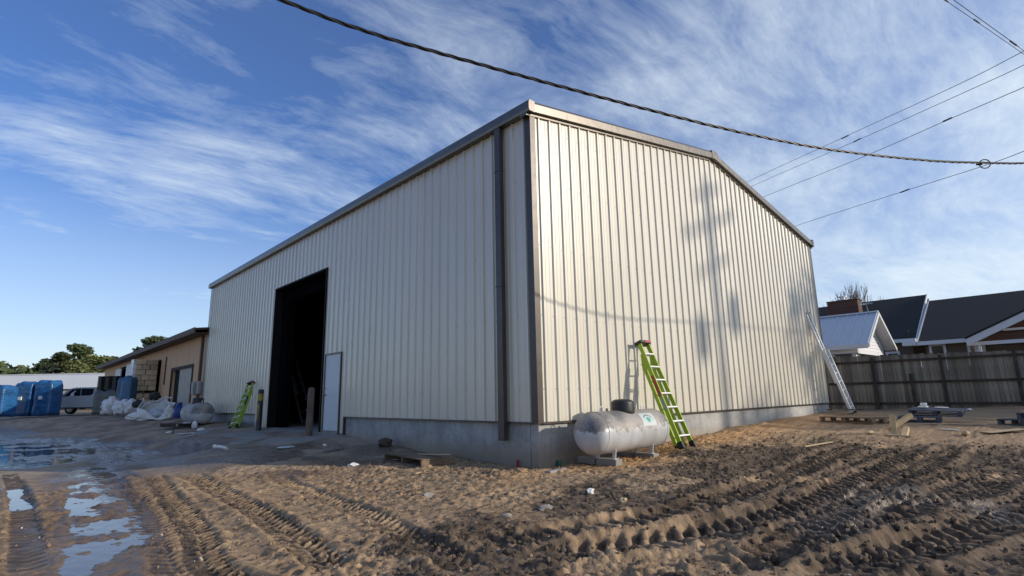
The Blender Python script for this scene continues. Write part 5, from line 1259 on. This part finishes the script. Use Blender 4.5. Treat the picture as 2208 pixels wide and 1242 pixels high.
for i, (px, yt, D, kd, wd, lab) in enumerate([
    (145, 742, 95, 'pine', 1.15, 'tallest dark pine at the left end of the tree clump'),
    (112, 760, 92, 'pine2', 1.1, 'dark pine stepping down left of the tallest left pine'),
    (90, 785, 90, 'pine', 1.2, 'short dark pine at the far left foot of the clump'),
    (125, 772, 88, 'dark', 1.2, 'dark rounded tree below the left pines'),
    (167, 752, 105, 'pine2', .6, 'thin pine tip right of the tallest left pine'),
    (178, 764, 90, 'round', 1.35, 'olive green rounded tree right of the left pines'),
    (205, 757, 92, 'round', 1.4, 'broad olive green tree in the middle of the clump'),
    (232, 762, 90, 'round', 1.3, 'olive green tree right of the broad middle tree'),
    (160, 778, 84, 'round', 1.3, 'low olive tree in front of the left pines'),
    (218, 785, 84, 'round', 1.3, 'low olive tree in front of the middle of the clump'),
    (250, 760, 88, 'dark', 1.3, 'dark round tree by the far end of the shed roof'),
    (240, 792, 80, 'dark', 1.1, 'low dark bush like tree touching the shed roof tip'),
    (268, 752, 96, 'dark', 1.3, 'dark tree rising just behind the shed roof'),
    (285, 748, 98, 'dark', 1.2, 'purplish dark tree behind the shed roof left of tall pine'),
    (308, 725, 92, 'pine', 1.2, 'tall spreading pine standing above the shed roof'),
    (300, 750, 94, 'round', 1.2, 'olive tree under the tall spreading pine'),
    (345, 738, 96, 'pine2', 1.3, 'dark pine top peeping over the shed roof at right')]):
    tree(px, yt, D, kd, lab, 'pine_tree' if 'pine' in kd else 'leafy_tree', i * 1.3, wide=wd)
# far treeline along the horizon
rs = random.Random(3); bl = []
for i in range(90):
    px = -900 + i * 16; D = 230; q = at(px, 875, D); hgt = at(px, 793 + rs.uniform(-4, 5), D).z
    bl.append((q.x, q.y, hgt * .45, hgt * .62, .95))
me_ = crown_mesh('treeline', bl, 60000, 1.7, MT['pine'], 2); tag(link('distant_treeline', me_), 'distant low wooded treeline along the left horizon', 'woods', kind='stuff')
bl = []
for i in range(46):
    p_ = Vector((90 + rs.uniform(0, 30), -120 + i * 5.5, 0)); bl.append((p_.x, p_.y, 2.2, 3.2, .9))
me_ = crown_mesh('treeline', bl, 9000, .8, MT['pine'], 4); tag(link('distant_treeline', me_), 'low woods far behind the brick houses', 'woods', kind='stuff')
# bare winter trees behind the chimney
def bare(px, ytop, D, label, seed):
    rs_ = random.Random(seed); g = at(px, 840, D); g.z = .1; top = at(px, ytop, D).z; t = thing('bare_tree', label, 'tree', g, 0, 'bare winter trees behind the chimney'); mb = MB(); tw = MB()
    H_ = top - g.z
    def grow(p_, d, l, r, lev, m_):
        q = p_ + d * l; m_.tube([p_, q], [r, r * .7], 5 if lev < 2 else 3, False)
        if lev >= 5: return
        for k_ in range(3 if lev else 5):
            nd_ = (d * 1.25 + Vector((rs_.uniform(-.62, .62), rs_.uniform(-.62, .62), rs_.uniform(.0, .45)))).normalized(); grow(p_ + d * l * rs_.uniform(.6, 1), nd_, l * rs_.uniform(.55, .78), r * .62, lev + 1, tw if lev >= 1 else mb)
    grow(Vector((0, 0, 0)), Vector((0, 0, 1)), H_ * .36, H_ * .016, 0, mb)
    z_max = max(v[2] for v in tw.v); k_ = H_ / z_max; mb.v = [(a * .7, b_ * .7, c_ * k_) for a, b_, c_ in mb.v]; tw.v = [(a * .7, b_ * .7, c_ * k_) for a, b_, c_ in tw.v]
    mb.build('trunk', MT['green_bark'], t); tw.build('branches', MT['green_bark'], t)
bare(1840, 598, 62, 'bare winter tree, leftmost behind the brick chimney', 1); bare(1868, 600, 64, 'bare winter tree in the middle behind the chimney', 2); bare(1896, 604, 66, 'bare winter tree, rightmost above the dark roof', 3)

# ------------------------------------------------------------------ utility pole, transformers and the trees that shade the wall (right of the view)
S = 27.0; pz0 = Vector((6.85, 0, 0)) + Vector((.68, -1, 0)) * S
pl_ = thing('utility_pole', 'tall wooden utility pole with transformers standing right of the yard', 'utility pole', (pz0.x, pz0.y, 0))
dz_ = .43 * S
MB().tube([(0, 0, -.2), (0, 0, 6.7 + dz_)], [.19, .14], 12).build('pole', MT['greypole'], pl_)
for zc, l_ in ((5.35 + dz_, 1.5), (4.2 + dz_, 1.0), (6.3 + dz_, .8)):
    MB().beam((-l_ * .385, -l_ * .923, zc), (l_ * .385, l_ * .923, zc), .10, .14).build('cross_arm', MT['greypole'], pl_)
for x, zc in ((-.95, 2.6 + dz_), (.95, 2.6 + dz_)):
    MB().lathe([(.26, 0), (.28, .05), (.28, .92), (.2, 1.0), (.01, 1.02)], 16, Matrix.Translation((x * .385, x * .923, zc - .5))).build('transformer', MT['greyp'], pl_)
    MB().beam((0, 0, zc), (x * .385, x * .923, zc + .05), .06, .06).build('bracket', MT['greypole'], pl_)
for x in (-1.3, -.5, .5, 1.3): MB().lathe([(.06, 0), (.09, .05), (.06, .1), (.09, .15), (.03, .22)], 8, Matrix.Translation((x * .385, x * .923, 5.45 + dz_))).build('insulator', MT['greyp'], pl_)
bigc = []; rs = random.Random(12)
for k_ in range(30):
    a = rs.uniform(0, 6.28); r = rs.uniform(0, 3.6); z = rs.uniform(3.0, 9.8); bigc.append((r * math.cos(a), r * math.sin(a), z, rs.uniform(1.0, 1.9) * (1.15 - .03 * z), .8))
bcm = crown_mesh('crown', bigc, 11000, .17, MT['darkleaf'], 77); btm = MB().tube([(0, 0, -.2), (.1, 0, 3), (0, .2, 7)], [.4, .32, .15], 10).mesh('trunk'); btm.materials.append(MT['green_bark'])
for (x, y, s_, lab) in ((29.2, -26.0, 1.18, 'smaller evergreen tree nearest the yard, right of the view'), (34.0, -26.0, 1.42, 'larger evergreen tree right of the yard')):
    t = thing('evergreen_tree', lab, 'tree', (x, y, 0), x, 'evergreens right of the yard'); t.scale = (s_,) * 3; link('trunk', btm, t); link('crown', bcm, t)

# ------------------------------------------------------------------ overhead cables
def catm(P, n_=24):
    o = []
    for i in range(len(P) - 1):
        a = P[max(i - 1, 0)]; b_ = P[i]; c_ = P[i + 1]; d = P[min(i + 2, len(P) - 1)]
        for k_ in range(n_):
            t = k_ / n_; o.append(.5 * ((2 * b_) + (-a + c_) * t + (2 * a - 5 * b_ + 4 * c_ - d) * t * t + (-a + 3 * b_ - 3 * c_ + d) * t ** 3))
    o.append(P[-1]); return o
keys = [(250, -150, 4.9), (605, -1, 5.4), (800, 71, 5.75), (1000, 129, 6.15), (1200, 184, 6.6), (1400, 237, 7.12), (1600, 286, 7.72), (1800, 324, 8.45), (2000, 346, 9.3), (2120, 351, 9.92), (2208, 352, 10.5), (2328, 347, 11.5), (2500, 335, 13.0), (3000, 270, 18)]
path = catm([at(q[0], q[1], q[2]) for q in keys], 30)
tc_ = thing('service_cable', 'thick twisted black service cable sagging across the sky', 'cable', path[0])
acc = 0; strands = [[], [], []]; pitch = .62
for i, p_ in enumerate(path):
    if i: acc += (path[i] - path[i - 1]).length
    d = (path[min(i + 1, len(path) - 1)] - path[max(i - 1, 0)]).normalized(); x = d.cross(Vector((0, 0, 1))).normalized(); y = d.cross(x)
    for k_ in range(3):
        a = 2 * math.pi * (acc / pitch) + k_ * 2 * math.pi / 3; rr = .0125 if k_ < 2 else .010
        strands[k_].append(p_ - path[0] + (x * math.cos(a) + y * math.sin(a)) * rr)
def resample(P, step):
    o = [P[0]]; 
    for a, b_ in zip(P[:-1], P[1:]):
        o.append(b_)
    return o
# denser sampling so that the twist reads
dense = []
for a, b_ in zip(path[:-1], path[1:]):
    k_n = max(1, int((b_ - a).length / .05))
    for k_ in range(k_n): dense.append(a.lerp(b_, k_ / k_n))
dense.append(path[-1])
acc = 0; strands = [[], [], []]
for i, p_ in enumerate(dense):
    if i: acc += (dense[i] - dense[i - 1]).length
    d = (dense[min(i + 1, len(dense) - 1)] - dense[max(i - 1, 0)]).normalized(); x = d.cross(Vector((0, 0, 1))).normalized(); y = d.cross(x)
    for k_ in range(3):
        a = 2 * math.pi * (acc / pitch) + k_ * 2 * math.pi / 3; strands[k_].append(p_ - path[0] + (x * math.cos(a) + y * math.sin(a)) * .012)
for k_ in range(3): MB().tube(strands[k_],   .011 if k_ < 2 else .009, 6).build('strand', MT['cable'], tc_, smooth=True)
lp = at(2122, 351, 9.93) - path[0]; mb = MB(); ring = []
for k_ in range(21):
    a = 2 * math.pi * k_ / 20; ring.append(lp + VR * (.012 + .10 * math.cos(a)) + VU * (.085 * math.sin(a) * 1.0 + .02 * math.cos(a) - .02) + VF * .03 * math.sin(a))
mb.tube(ring, .010, 6); mb.build('tie_loop', MT['cable'], tc_, smooth=True)
MB().beam(lp - VR * .14 - VU * .03, lp - VR * .04 - VU * .025, .03, .03).build('clamp', MT['cable'], tc_)
def wire(label, q, r, splice=None, cat='wire', light=False, grp='thin overhead wires'):
    P = catm([at(*k_) for k_ in q], 14); t = thing('overhead_wire', label, cat, P[0], 0, grp); MB().tube([p_ - P[0] for p_ in P], r, 5).build('conductor', MT['wire'], t)
    if splice:
        for (a, b_) in splice: MB().tube([at(*a) - P[0], at(*b_) - P[0]], r * 2.6, 6).build('splice', MT['alu' if light else 'cable'], t)
wire('thin wire, uppermost of four running from right edge behind the roof', [(1480, 462, 75), (1610, 393, 62), (1826, 293, 46), (2060, 185, 34), (2208, 110, 29), (2400, 10, 25)], .020, [((1815, 299, 46.7), (1829, 292, 45.8))])
wire('thin wire, second of four running from right edge behind the roof', [(1480, 468, 75), (1620, 402, 62), (1850, 302, 46), (2100, 190, 34), (2208, 140, 29), (2400, 45, 25)], .020, [((1841, 306, 46.5), (1855, 299, 45.6))])
wire('thin wire, third of four running from right edge behind the roof', [(1500, 488, 75), (1648, 424, 60), (1850, 343, 46), (2045, 258, 36), (2208, 188, 30), (2400, 100, 25)], .022, [((2034, 262, 36.6), (2052, 254, 35.8))])
wire('thin wire, lowest of four crossing behind the cable loop', [(1600, 530, 70), (1716, 487, 58), (1950, 412, 45), (2120, 358, 36), (2208, 326, 32), (2400, 250, 27)], .022, [((1942, 415, 45.6), (1960, 408, 44.6))])
wire('short wire across the top right corner, upper one', [(1900, -115, 17), (2054, -2, 18.5), (2190, 96, 20), (2208, 110, 20.3), (2400, 255, 23)], .012, [((2178, 88, 19.9), (2192, 98, 20.1))])
wire('short wire across the top right corner, lower one', [(1900, -92, 17), (2036, -1, 18.5), (2105, 46, 19.2), (2208, 117, 20.5), (2400, 250, 23)], .010, [((2035, -2, 18.5), (2044, 4, 18.6)), ((2100, 42, 19.1), (2112, 50, 19.3))])
